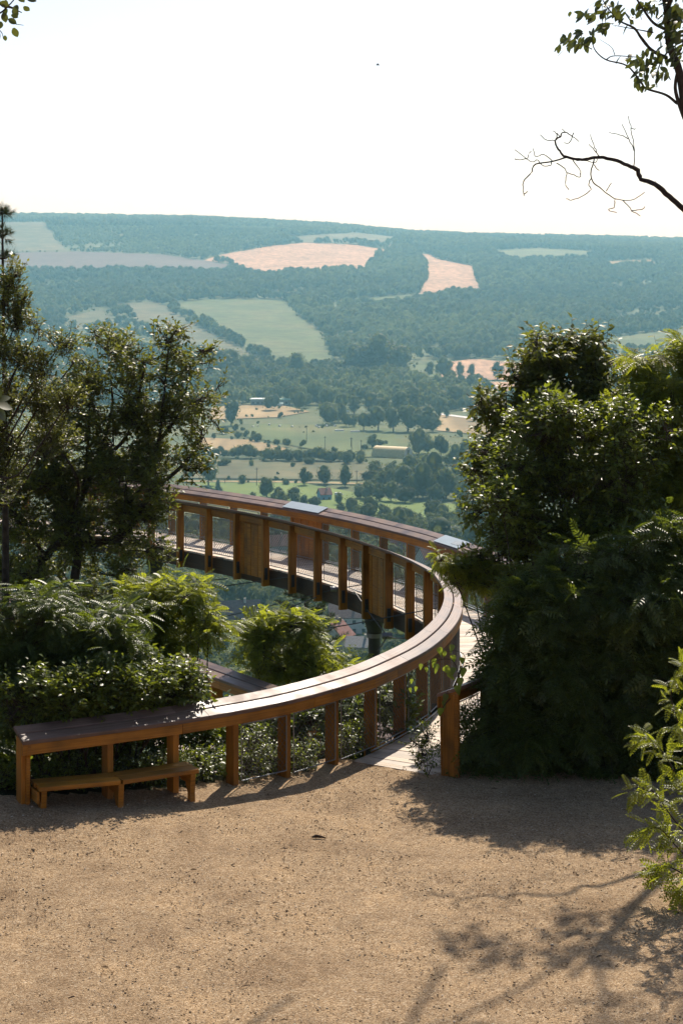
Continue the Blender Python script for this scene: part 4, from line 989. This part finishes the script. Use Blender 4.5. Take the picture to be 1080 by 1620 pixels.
# dead branch
dead = [([(1180, 1290), (1080, 1190), (1000, 1120), (920, 1050), (840, 1020), (820, 970), (780, 950), (700, 915), (600, 895), (540, 905), (470, 908), (400, 890)], .060, .026), ([(400, 890), (370, 850), (350, 800), (380, 780), (385, 760), (410, 755), (450, 775), (488, 806)], .022, .005), ([(350, 800), (362, 765), (335, 745)], .012, .004), ([(380, 780), (360, 760)], .010, .006),
        ([(420, 893), (330, 920), (240, 935), (210, 990), (170, 1030), (168, 1075), (172, 1115)], .018, .006), ([(172, 1105), (195, 1090)], .005, .003), ([(360, 925), (415, 975), (408, 1040), (430, 1085)], .009, .004), ([(418, 985), (490, 1008), (492, 985)], .006, .003), ([(570, 905), (555, 1015), (620, 1080), (690, 1130), (780, 1140), (860, 1095)], .014, .003), ([(557, 1015), (542, 1050), (557, 1080), (500, 1120), (440, 1138), (416, 1130)], .009, .003), ([(690, 1130), (686, 1180), (655, 1195), (700, 1212)], .006, .003), ([(735, 1138), (790, 1200), (835, 1230)], .006, .003), ([(788, 1198), (840, 1194), (862, 1178)], .005, .003), ([(798, 950), (803, 860), (785, 740), (765, 660)], .011, .003), ([(803, 860), (770, 790), (730, 705)], .006, .003), ([(768, 790), (720, 770), (655, 753)], .006, .003), ([(785, 730), (808, 735)], .006, .003), ([(600, 893), (575, 840), (550, 765)], .006, .003), ([(588, 870), (543, 822)], .005, .003), ([(345, 800), (300, 796), (266, 766)], .009, .003), ([(330, 922), (325, 940), (285, 945), (250, 910), (225, 922), (190, 905), (118, 850)], .008, .003), ([(190, 905), (150, 910), (122, 903)], .005, .003), ([(335, 915), (285, 880), (240, 892), (225, 845)], .007, .003), ([(190, 905), (212, 862)], .004, .002), ([(455, 912), (490, 965), (497, 992)], .007, .003), ([(570, 940), (602, 972)], .005, .003), ([(640, 1090), (672, 1040)], .005, .003), ([(925, 1052), (922, 1030)], .012, .004), ([(410, 755), (386, 730)], .005, .002), ([(455, 756), (432, 815), (398, 812)], .004, .002), ([(470, 915), (520, 915), (580, 925), (592, 900)], .006, .003)]
A = Acc()
for st, r0, r1 in dead: limb(A, [z8(x, y, 27.6+rng.randn()*.05) for x, y in st], max(r0*.72, .0075), max(r1*.72, .0055), 6, 4, .004)
limb(A, [(5.5, 28.1, 6.1), z8(1300, 1370, 27.8), z8(1180, 1290, 27.6)], .055, .044, 7)
A.build('dead_branch', BARKD, tall, True).matrix_parent_inverse = tinv
tall.children[-1]['label'] = 'bare dead branch with thin twigs'

# lime tree whose sprig hangs in at the upper left corner
lime = tag(empty('lime_tree', (-6.0, 20.0, .3)), 'tree whose sprig of broad dark leaves hangs into the upper corner', 'tree')
linv = Matrix.Translation(Vector((-6, 20, .3))).inverted(); d = 20.0
A = Acc()
limb(A, [(-6.0, 20, -.3), (-5.7, 20, 3), (-5.4, 20, 6.5), (-5.0, 20, 9.5)], .15, .06, 9)
limb(A, [(-5.5, 20, 5.8), (-4.6, 20, 8.0), px(-40, 10, d), px(10, 10, d), px(35, 20, d)], .05, .005, 6)
limb(A, [px(-40, 10, d), px(-5, 22, d), px(15, 8, d), px(30, -10, d)], .014, .005, 5); limb(A, [px(5, 20, d), px(20, 36, d), px(38, 40, d)], .006, .003, 5); limb(A, [px(-20, 30, d), px(2, 50, d), px(6, 62, d)], .006, .003, 5)
limb(A, [(-5.6, 20, 4.2), (-4.3, 18.5, 5.0), px(-8, 650, 18)], .03, .006, 5)
lv = Acc()
for C, r_, n in (((-5.4, 20.2, 9.6), (.7, .9, .7), 70), ((-6.1, 20.6, 8.4), (.9, 1.0, .8), 90), ((-6.3, 19.4, 7.0), (.9, .9, .7), 80), ((-6.0, 20.3, 10.6), (.9, .9, .7), 80), ((-5.6, 21.0, 6.2), (.6, .7, .5), 40), ((-6.6, 20.3, 5.4), (.8, .8, .5), 50)):
    limb(A, [(-5.5, 20, min(C[2]-1, 8)), (np.array(C)+np.array([-5.5, 20, C[2]-1]))/2, C], .03, .008, 5); crown(lv, None, C, r_, n, T_SIMPLE, .11, m=7, ell=.3, droop=.35)
lv.build('crown', L_WAL, lime).matrix_parent_inverse = linv
A.build('trunk', BARK, lime, True).matrix_parent_inverse = linv
for x, y, a, s_ in [(22, 44, -50, 1.25), (38, 10, -60, 1.0), (44, 0, -15, 1.1), (22, 14, -80, 1.2), (28, 8, -110, 1.1), (12, 14, -120, 1.0), (14, 30, -20, 1.1), (6, 20, -60, 1.2), (2, 34, -80, 1.0), (8, 56, -75, .7), (0, 4, -30, 1.2), (-6, 48, -80, 1.2), (10, 0, -100, 1.0), (-10, 20, -60, 1.3), (30, -8, -40, 1.2), (-14, 0, -60, 1.3), (18, 24, -10, .9), (-2, 58, -100, .8)]:
    an = R(a+rng.randn()*12)
    leaf_obj('lime', lime, px(x, y, d+rng.randn()*.08), (math.cos(an), rng.randn()*.3, math.sin(an)), (rng.randn()*.4, -1, rng.randn()*.5+.3), .085*s_).matrix_parent_inverse = linv
for x, y, a, s_ in [(0, 634, 20, 1.6), (2, 640, -10, 1.7), (0, 645, -50, 1.8), (-2, 632, 60, 1.3), (2, 650, -70, 1.6)]:
    an = R(a); leaf_obj('lime', lime, px(x-6, y, 18.0), (math.cos(an), .2, math.sin(an)), (.2, -.6, .8), .085*s_).matrix_parent_inverse = linv

# bird
bird = Acc(); c = px(597, 103, 90)
bird.tube([c+np.array([-.09, 0, 0]), c+np.array([-.03, 0, .01]), c+np.array([.05, 0, .01]), c+np.array([.12, 0, 0])], [.004, .03, .028, .006], 6)
for s_ in (1, -1): bird.add(np.array([c+np.array([-.02, 0, .01]), c+np.array([.05, 0, .01]), c+np.array([.03, s_*.16, .06]), c+np.array([-.03, s_*.17, .07])]), np.array([[0, 1, 2, 3]]))
tag(bird.build('bird', BARKD), 'tiny dark bird flying alone in the white sky', 'bird')

# ------------------------------------------------------------------ valley trees
G1, G2, G3 = 'trees of the field hedge', 'trees in the valley meadows', 'trees of the hillside hedgerow'
def many(lst, kind, name, label, group, cat='tree', wide=1.0):
    for a in lst: far_tree(a[0], a[1], a[2], a[3] if len(a) > 3 else kind, name, label, group, a[4] if len(a) > 4 else wide, cat)
many([(x, y, h_) for x, y, h_ in zip([318, 330, 343, 358, 372, 388, 400, 412, 428, 442, 456, 470, 486, 503, 519, 538, 555, 570], [724, 725, 724, 724, 725, 725, 725, 724, 730, 730, 731, 731, 730, 730, 731, 731, 731, 729], [17, 20, 16, 15, 20, 22, 18, 14, 21, 24, 20, 22, 19, 26, 17, 22, 24, 18])], 'b', 'hedge_tree', 'dark bushy tree in the hedge across the valley fields', G1, wide=.9)
hx = np.linspace(258, 425, 17)
many([(x, 483+(x-258)*.545+rng.randn()*2, 7+8*rng.rand()) for x in hx], 'b', 'hedgerow_tree', 'small tree in the diagonal hedgerow between two hillside fields', G3, wide=1.0)
many([(372, 682, 9), (384, 682, 8), (378, 695, 13), (397, 699, 9), (406, 700, 16), (438, 705, 12), (452, 707, 14), (353, 687, 14), (600, 707, 13)], 'b', 'meadow_bush', 'rounded dark bush standing on the hay meadow', 'bushes on the hay meadow', 'bush', .9)
far_tree(366, 674, 42, 'r', 'meadow_tree', 'large dark tree at the edge of the straw field', wide=.9)
far_tree(330, 770, 44, 'p', 'pale_tree', 'pale feathery tree beside the dark conical tree', wide=1.0)
far_tree(345, 779, 22, 'c', 'conical_tree', 'dark conical tree just above the far boardwalk rail', wide=1.0)
far_tree(384, 766, 18, 'b', 'meadow_bush', 'low spreading bush by the farm track', wide=.8, cat='bush')
many([(481, 769, 31), (513, 767, 27), (546, 770, 29), (452, 768, 10, 'b')], 'r', 'track_tree', 'round tree standing beside the pale farm track', 'trees along the farm track', wide=.9)
many([(422, 788, 32), (655, 778, 52), (595, 765, 36), (620, 768, 34)], 'p', 'olive_tree', 'light olive-green tree among the darker valley trees', 'light green valley trees', wide=.95)
many([(440, 800, 24), (462, 800, 26), (480, 803, 20), (497, 805, 20), (536, 800, 24), (560, 825, 34), (584, 818, 28), (608, 828, 30), (540, 815, 22), (630, 826, 22)], 'r', 'garden_tree', 'garden tree rising just behind the far boardwalk rail', 'trees behind the far rail', wide=1.05)
many([(678, 598, 24), (702, 598, 27), (727, 598, 29), (744, 599, 22), (786, 601, 30), (808, 599, 22)], 'r', 'field_tree', 'single tree on the margin of the pinkish wheat field', 'trees along the wheat margin', wide=.85)
many([(560, 592, 46), (578, 594, 50), (596, 594, 54), (614, 592, 48), (632, 595, 40), (470, 600, 40), (345, 600, 44), (365, 598, 40)], 't', 'poplar_tree', 'tall dark poplar standing at the foot of the hillside', 'poplars below the hillside', wide=1.5)
many([(575, 682, 26), (598, 682, 34), (622, 684, 40), (645, 684, 44), (667, 684, 40), (684, 683, 28), (560, 676, 22), (610, 660, 34), (650, 655, 36), (590, 655, 30), (560, 655, 26), (630, 660, 34)], 'r', 'copse_tree', 'dark broad tree of the copse above the tunnel barn', 'copse above the barn', wide=1.1)
many([(706, 661, 20), (748, 667, 20), (694, 660, 14)], 'r', 'roadside_tree', 'small tree beside the white country road', 'trees by the white road', wide=.9)
many([(588, 710, 27), (662, 720, 38), (676, 719, 32), (697, 723, 32), (640, 724, 12, 'b'), (576, 712, 12, 'b'), (720, 730, 14, 'b'), (742, 731, 16, 'b'), (735, 712, 18), (765, 728, 18)], 'r', 'barn_tree', 'tree standing near the yellow tunnel barn', 'trees round the barn', wide=.85)
many([(585, 792, 34), (600, 794, 30), (618, 794, 34), (570, 790, 24), (640, 797, 30), (668, 790, 46), (690, 785, 52), (705, 790, 44), (690, 797, 32), (730, 797, 18), (720, 790, 30), (675, 770, 46), (640, 770, 36), (550, 735, 22), (745, 790, 24)], 'r', 'parkland_tree', 'dark tree in the park grove above the lawn', 'trees of the valley park', wide=1.05)
many([(662, 838, 30), (700, 838, 32), (722, 840, 36), (745, 842, 36), (680, 842, 28), (640, 836, 22), (760, 850, 40), (600, 845, 30), (620, 850, 26)], 'r', 'valley_tree', 'rounded tree in the green belt behind the far rail plate', 'trees beyond the far rail plate', wide=1.1)
many([(x, y, 20+18*rng.rand()) for x, y in [(470, 650), (485, 645), (500, 640), (520, 645), (540, 650), (465, 640), (535, 668), (547, 676), (520, 672), (555, 640), (430, 650)]], 'b', 'copse_bush', 'bushy tree on the rough ground left of the dark copse', 'bushes left of the copse', wide=.8)
many([(700, 650, 18), (760, 640, 26), (735, 642, 30), (715, 645, 30), (775, 640, 30), (690, 640, 30), (665, 640, 30)], 'r', 'belt_tree', 'tree of the dark belt below the wheat margin', 'trees of the dark belt', wide=1.2)
pk = [(565+178*rng.rand(), 742+58*rng.rand(), 22+22*rng.rand()) for k in range(26)]
pk = [t for t in pk if not (565 < t[0] < 668 and t[1]-t[2]*1.25 < 724)]
many(pk, 'r', 'grove_tree', 'grey-green tree in the thick of the valley park grove', 'inner trees of the park grove', wide=1.0)
pk = [(430+330*rng.rand(), 800+50*rng.rand(), 22+16*rng.rand()) for k in range(34)]
pk = [t for t in pk if not (abs(t[0]-665) < 55 and t[1] < 822) and not (abs(t[0]-513) < 24 and t[1] < 825)]
many(pk, 'r', 'orchard_tree', 'orchard tree on the valley floor behind the far rail', 'orchard behind the far rail', wide=1.0)
many([(300+270*t_, 736+3*rng.randn(), 8+10*rng.rand()) for t_ in rng.rand(12)]+[(700+90*t_, 736, 12+8*rng.rand()) for t_ in rng.rand(7)], 'b', 'scrub_tree', 'scrubby bush below the field hedge', 'scrub below the field hedge', 'bush', .9)
# hillside and town trees below the loop
tl = []
for k in range(420):
    x, y = -20+840*rng.rand(), 848+215*rng.rand()
    if any(abs(x-hx_) < hw and -hh < y-hy_ < hh+55 for hx_, hy_, hw, hh in ((550, 990, 44, 34), (378, 985, 34, 26), (440, 868, 22, 12), (668, 880, 24, 14), (200, 970, 36, 22), (545, 1015, 50, 14))): continue
    tl.append((x, y, 30+30*rng.rand()*(y/1000), 'rrrpb'[rng.randint(5)]))
tl = tl[:110]
for kd, lb in (('r', 'dark rounded tree on the wooded slope below the boardwalk'), ('p', 'pale olive tree on the wooded slope below the boardwalk'), ('b', 'low bushy tree on the wooded slope below the boardwalk')):
    many([t for t in tl if t[3] == kd], kd, 'hillside_tree', lb, lb.split(' tree')[0]+' trees of the slope', wide=1.05)
HX = ((550, 990, 44, 34), (378, 985, 34, 26), (440, 868, 22, 12), (660, 882, 34, 14), (200, 978, 42, 26), (545, 1020, 50, 20), (140, 970, 26, 16))
def noh(u, y):
    q = np.ones(u.shape, bool)
    for a, b_, c_, d_ in HX: q &= ~((abs(u-a) < c_) & (y-b_ > -d_) & (y-b_ < d_+45))
    return q
P, yy, uu = scatter_px(5200, 420, 1010, -150, 1230, lambda u, y, d: (y > 838) & noh(u, y))
stuff_points('slope_wood', P, 5+7*rng.rand(len(P)), CROWNS[:3]+CROWNSP[:1]+CROWNSB[:2], 'mixed green wood covering the slope and gardens below the boardwalk', 'wood')

# ------------------------------------------------------------------ buildings
RT = plain('roof_tile_red', (.20, .085, .065), .8, .2, 0, .25, 2)
RP = plain('roof_tile_brown', (.13, .085, .075), .8, .2, 0, .25, 2)
RG = plain('roof_grey', (.20, .19, .185), .7, .3, 0, .2, 2)
WW = plain('render_white', (.62, .62, .58), .85, .2, 0, .08, 1)
WC = plain('render_cream', (.52, .46, .36), .85, .2, 0, .08, 1)
WB = plain('render_blue', (.16, .30, .42), .85, .2, 0, .08, 1)
GLS = plain('window_glass', (.03, .04, .05), .15, .6, 0, .1, 1)
DRM = plain('door_brown', (.08, .045, .025), .6)
def bxd(x0, x1, y0, y1, z0, z1):
    V = [(x, y, z) for z in (z0, z1) for x, y in ((x0, y0), (x1, y0), (x1, y1), (x0, y1))]
    return V, [(3, 2, 1, 0), (4, 5, 6, 7), (0, 1, 5, 4), (1, 2, 6, 5), (2, 3, 7, 6), (3, 0, 4, 7)]
def house(x, y, wd, dp, wh, rh, rz, wall, roof, label, name='house', wins=3, floors=1, group=None):
    p = ground_px(x, y); e = empty(name, tuple(p-np.array([0, 0, .3])), rz); tag(e, label, 'house', group)
    a, b_ = wd/2, dp/2
    V = [(-a, -b_, -1.5), (a, -b_, -1.5), (a, b_, -1.5), (-a, b_, -1.5), (-a, -b_, wh), (a, -b_, wh), (a, b_, wh), (-a, b_, wh), (-a, 0, wh+rh), (a, 0, wh+rh)]
    meshobj('wall', V, [(0, 1, 5, 4), (2, 3, 7, 6), (1, 2, 6, 9, 5), (3, 0, 4, 8, 7)], wall, e)
    ov = .5; sl_ = rh/b_; t_ = .22
    V = []; Fc = []
    for s_ in (-1, 1):
        k = len(V)
        for dz in (.05, .05+t_):
            V += [(-a-ov, s_*(b_+ov), wh-sl_*ov+dz), (a+ov, s_*(b_+ov), wh-sl_*ov+dz), (a+ov, s_*.002, wh+rh+dz), (-a-ov, s_*.002, wh+rh+dz)]
        Fc += [tuple(k+i for i in f) for f in ((0, 1, 2, 3), (4, 5, 6, 7), (0, 1, 5, 4), (1, 2, 6, 5), (2, 3, 7, 6), (3, 0, 4, 7))]
    ro = meshobj('roof', V, Fc, roof, e)
    meshobj('chimney', *bxd(a*.3, a*.3+.7, -.9, -.2, wh+rh*.4, wh+rh+1.0), WC, ro)
    for fl in range(floors):
        z0 = .9+fl*2.8
        for j in range(wins):
            xc = -a+wd*(j+.5)/wins
            wn = meshobj('window', *bxd(xc-.55, xc+.55, -b_-.05, -b_+.05, z0, z0+1.3), GLS, e)
            meshobj('frame', *bxd(xc-.65, xc+.65, -b_-.08, -b_-.02, z0-.12, z0-.02), WW, wn)
    for s_ in (-1, 1):
        meshobj('window', *bxd(s_*a-.05, s_*a+.05, -.6, .6, 1.0, 2.3), GLS, e)
    meshobj('door', *bxd(-.45, .45, b_-.04, b_+.06, -1, 2.1), DRM, e)
    return e
house(551, 1000, 12.5, 9, 6.0, 3.6, R(4), WW, RP, 'white two-storey house with brown roof right of the young pine', wins=4, floors=2)
house(531, 1024, 7.5, 9, 4.2, 4.2, R(62), WC, RT, 'house with steep pinkish red roof in front of the white house', wins=2)
house(570, 1034, 8, 7, 3.0, 2.4, R(-6), WC, RG, 'small house with light grey roof beside the column')
house(375, 995, 15, 10, 4.5, 5.2, R(12), WC, RP, 'broad house with dim brown roof left of the young pine')
house(200, 985, 13, 9, 4.5, 4.6, R(-10), WC, RP, 'house with mauve roof behind the locust sapling')
house(235, 1010, 8, 6, 3, 2.5, R(10), WW, RG, 'small white shed house with pale roof behind the locust sapling', wins=2)
house(438, 874, 12, 9, 4, 4.2, R(20), WW, RT, 'pink-roofed house seen through the wire net of the far rail')
house(655, 884, 14, 9, 4.5, 4.6, R(-8), WC, RP, 'house with purplish roof seen below the outer rail')
house(682, 896, 11, 9, 4.5, 4.2, R(25), WW, RT, 'red-roofed house beside the purplish roof below the outer rail')
house(625, 880, 11, 9, 4.2, 4.0, R(-20), WW, RT, 'red-roofed house left of the purplish roof below the outer rail')
house(140, 975, 11, 8, 4, 4, R(15), WW, RT, 'red-roofed house hidden among the trunks of the spreading tree')
house(513, 791, 6.5, 8, 4.0, 3.2, R(18), WB, RT, 'little blue house with red gable roof in the valley gardens', wins=2)
house(690, 797, 6, 5, 2.5, 1.4, R(0), WC, RG, 'small garden shed with grey roof in the park grove', 'shed', wins=1)
# tunnel barn
def tunnel(x, y, L_, r_, hgt, rz):
    p = ground_px(x, y); e = tag(empty('tunnel_barn', tuple(p), rz), 'yellowish half-round tunnel barn standing among valley trees', 'barn')
    V = []; Fc = []; n = 14
    for xx in (-L_/2, L_/2):
        for k in range(n+1):
            a = math.pi*k/n; V.append((xx, -r_*math.cos(a), hgt*math.sin(a)-.3))
    for k in range(n): Fc.append((k, k+1, n+2+k, n+1+k))
    meshobj('roof', V, Fc, plain('barn_sheet', (.50, .37, .14), .5, .4, 0, .12, .6), e, True)
    for xx in (-L_/2+.1, L_/2-.1):
        V = [(xx, -r_*.985*math.cos(math.pi*k/n), hgt*.985*math.sin(math.pi*k/n)-.3) for k in range(n+1)]
        g_ = meshobj('gable', V, [tuple(range(n+1))], WC, e)
    meshobj('door', *bxd(L_/2-.05, L_/2+.05, -1.8, 1.8, -.3, hgt*.7), DRM, e)
tunnel(620, 723, 26, 7.5, 8.0, R(-28))
# long hall with pale green roof
p = ground_px(428, 641); e = tag(empty('long_hall', tuple(p)), 'long low hall with pale green flat roof in front of dark trees', 'building')
meshobj('wall', *bxd(-19, 19, -6, 6, -.5, 5.5), plain('hall_wall', (.12, .14, .14), .8), e)
meshobj('roof', *bxd(-20, 6, -7, 7, 5.52, 6.6), plain('hall_roof', (.55, .62, .55), .6, .3, 0, .1, .2), e)
meshobj('roof', *bxd(6.02, 20, -7, 7, 5.5, 6.3), plain('hall_roof_green', (.08, .25, .20), .6, .3, 0, .1, .2), e)
for j in range(8): meshobj('window', *bxd(-18+j*4.6, -15.5+j*4.6, -6.06, -5.96, 1.6, 3.6), GLS, e)
p = ground_px(436, 643); e = tag(empty('pale_shed', tuple(p)), 'low pale turquoise shed in front of the long hall', 'shed')
meshobj('wall', *bxd(-7, 7, -3, 3, -.5, 2.6), WW, e); meshobj('roof', *bxd(-7.4, 7.4, -3.4, 3.4, 2.62, 3.3), plain('shed_roof', (.35, .55, .55), .5), e); meshobj('door', *bxd(-1, 1, -3.07, -2.97, -.4, 2), DRM, e)
# white storage roofs / parked vans
def van(x, y, col, label, rz=0):
    p = ground_px(x, y); e = tag(empty('parked_van', tuple(p), rz), label, 'van')
    V = [(-2.6, -.95, .35), (2.6, -.95, .35), (2.6, .95, .35), (-2.6, .95, .35), (-2.6, -.9, 2.2), (1.2, -.9, 2.2), (1.2, .9, 2.2), (-2.6, .9, 2.2), (2.6, -.9, 1.2), (2.6, .9, 1.2), (1.9, -.9, 1.3), (1.9, .9, 1.3)]
    meshobj('body', V, [(3, 2, 1, 0), (0, 1, 8, 10, 5, 4), (3, 7, 6, 11, 9, 2), (4, 5, 6, 7), (5, 10, 11, 6), (10, 8, 9, 11), (1, 2, 9, 8), (0, 4, 7, 3)], col, e)
    meshobj('windscreen', [(1.25, -.8, 2.16), (1.25, .8, 2.16), (1.9, .8, 1.36), (1.9, -.8, 1.36)], [(0, 1, 2, 3)], GLS, e).location = (.03, 0, .03)
    for sx_ in (-1.6, 1.6):
        for sy_ in (-.9, .9):
            A = Acc(); A.tube([(sx_, sy_-.12, .35), (sx_, sy_+.12, .35)], .36, 10); A.build('wheel', STEELD, e)
van(722, 783, WW, 'white van parked between the park grove trees'); van(548, 652, WW, 'white van parked near the copse', R(30)); van(607, 722, WB, 'blue van parked beside the tunnel barn', R(50)); van(536, 785, WW, 'white van parked beside the little blue house', R(10))
# bales
BALE = plain('bale_white', (.66, .64, .58), .8)
bm_v, bm_f = tube_data([(-.75, 0, .7), (-.74, 0, .7), (.74, 0, .7), (.75, 0, .7)], [.55, .75, .75, .55], 12)
BALEM = rawmesh('bale', bm_v, bm_f, BALE)
for x, y in [(400, 677), (408, 676), (426, 674), (442, 676), (462, 677), (500, 676), (504, 678), (516, 676), (530, 676), (328, 727), (431, 729)]:
    p = ground_px(x, y); o = bpy.data.objects.new('hay_bale', BALEM); o.location = p+np.array([0, 0, .35]); o.rotation_euler = (0, 0, rng.rand()*3); o.scale = (1.15,)*3; link(o)
    tag(o, 'white wrapped round bale lying on the valley meadow', 'bale', 'bales on the hay meadow')
for (x, y), lb in (((536, 683), 'short row of white wrapped bales at the meadow centre'), ((561, 685), 'longer row of white wrapped bales toward the tunnel barn')):
    p = ground_px(x, y); A = Acc()
    for k in range(5): A.tube([p+np.array([-3.4+1.5*k, .3*k, 1.0]), p+np.array([-2.0+1.5*k, .3*k+.25, 1.0])], .8, 10)
    tag(A.build('bale_row', BALE), lb, 'bale')
# utility poles
for x, yb, yt, lb in [(485, 700, 673, 'slim grey mast standing on the hay meadow'), (514, 712, 690, 'wooden pole behind the hedge, nearer the mast'), (555, 708, 692, 'wooden pole behind the hedge, beyond its middle'), (406, 770, 740, 'tall dark pole beside the farm track'), (356, 766, 758, 'short pole near the conical tree'), (556, 717, 692, 'pole standing left of the tunnel barn'), (571, 722, 696, 'pole standing close beside the tunnel barn'), (564, 780, 744, 'tall pole between the round track trees and the grove'), (646, 822, 806, 'dark pole on the bright lawn'), (244+0, 480, 462, 'pole on the hillside edge of the stubble field'), (404, 565, 544, 'pole in the green hillside field'), (352, 540, 520, 'pole beside the diagonal hedgerow')]:
    p = ground_px(x, yb); h_ = (yb-yt)*p[1]/F; e = tag(empty('utility_pole', tuple(p)), lb, 'pole')
    A = Acc(); A.tube([(0, 0, -.5), (0, 0, h_)], [.22, .16], 8); A.build('shaft', BARKD, e)
    meshobj('crossarm', *bxd(-1.1, 1.1, -.12, .12, h_-1.0, h_-.75), BARKD, e)

# ------------------------------------------------------------------ haze over the valley
m, ns, ls = newmat('haze_air'); pv = ns.new('ShaderNodeVolumePrincipled'); o = ns.new('ShaderNodeOutputMaterial')
pv.inputs['Color'].default_value = (.28, .60, .75, 1); pv.inputs['Absorption Color'].default_value = (1, 1, 1, 1); pv.inputs['Density'].default_value = 1.22e-4; pv.inputs['Anisotropy'].default_value = .2
ls.new(pv.outputs[0], o.inputs['Volume'])
hz = meshobj('haze', *bxd(-10500, 10500, -120, 7900, -152, 172), m)
tag(hz, kind='stuff'); hz['label'] = 'pale blue summer haze lying over the valley and hills'
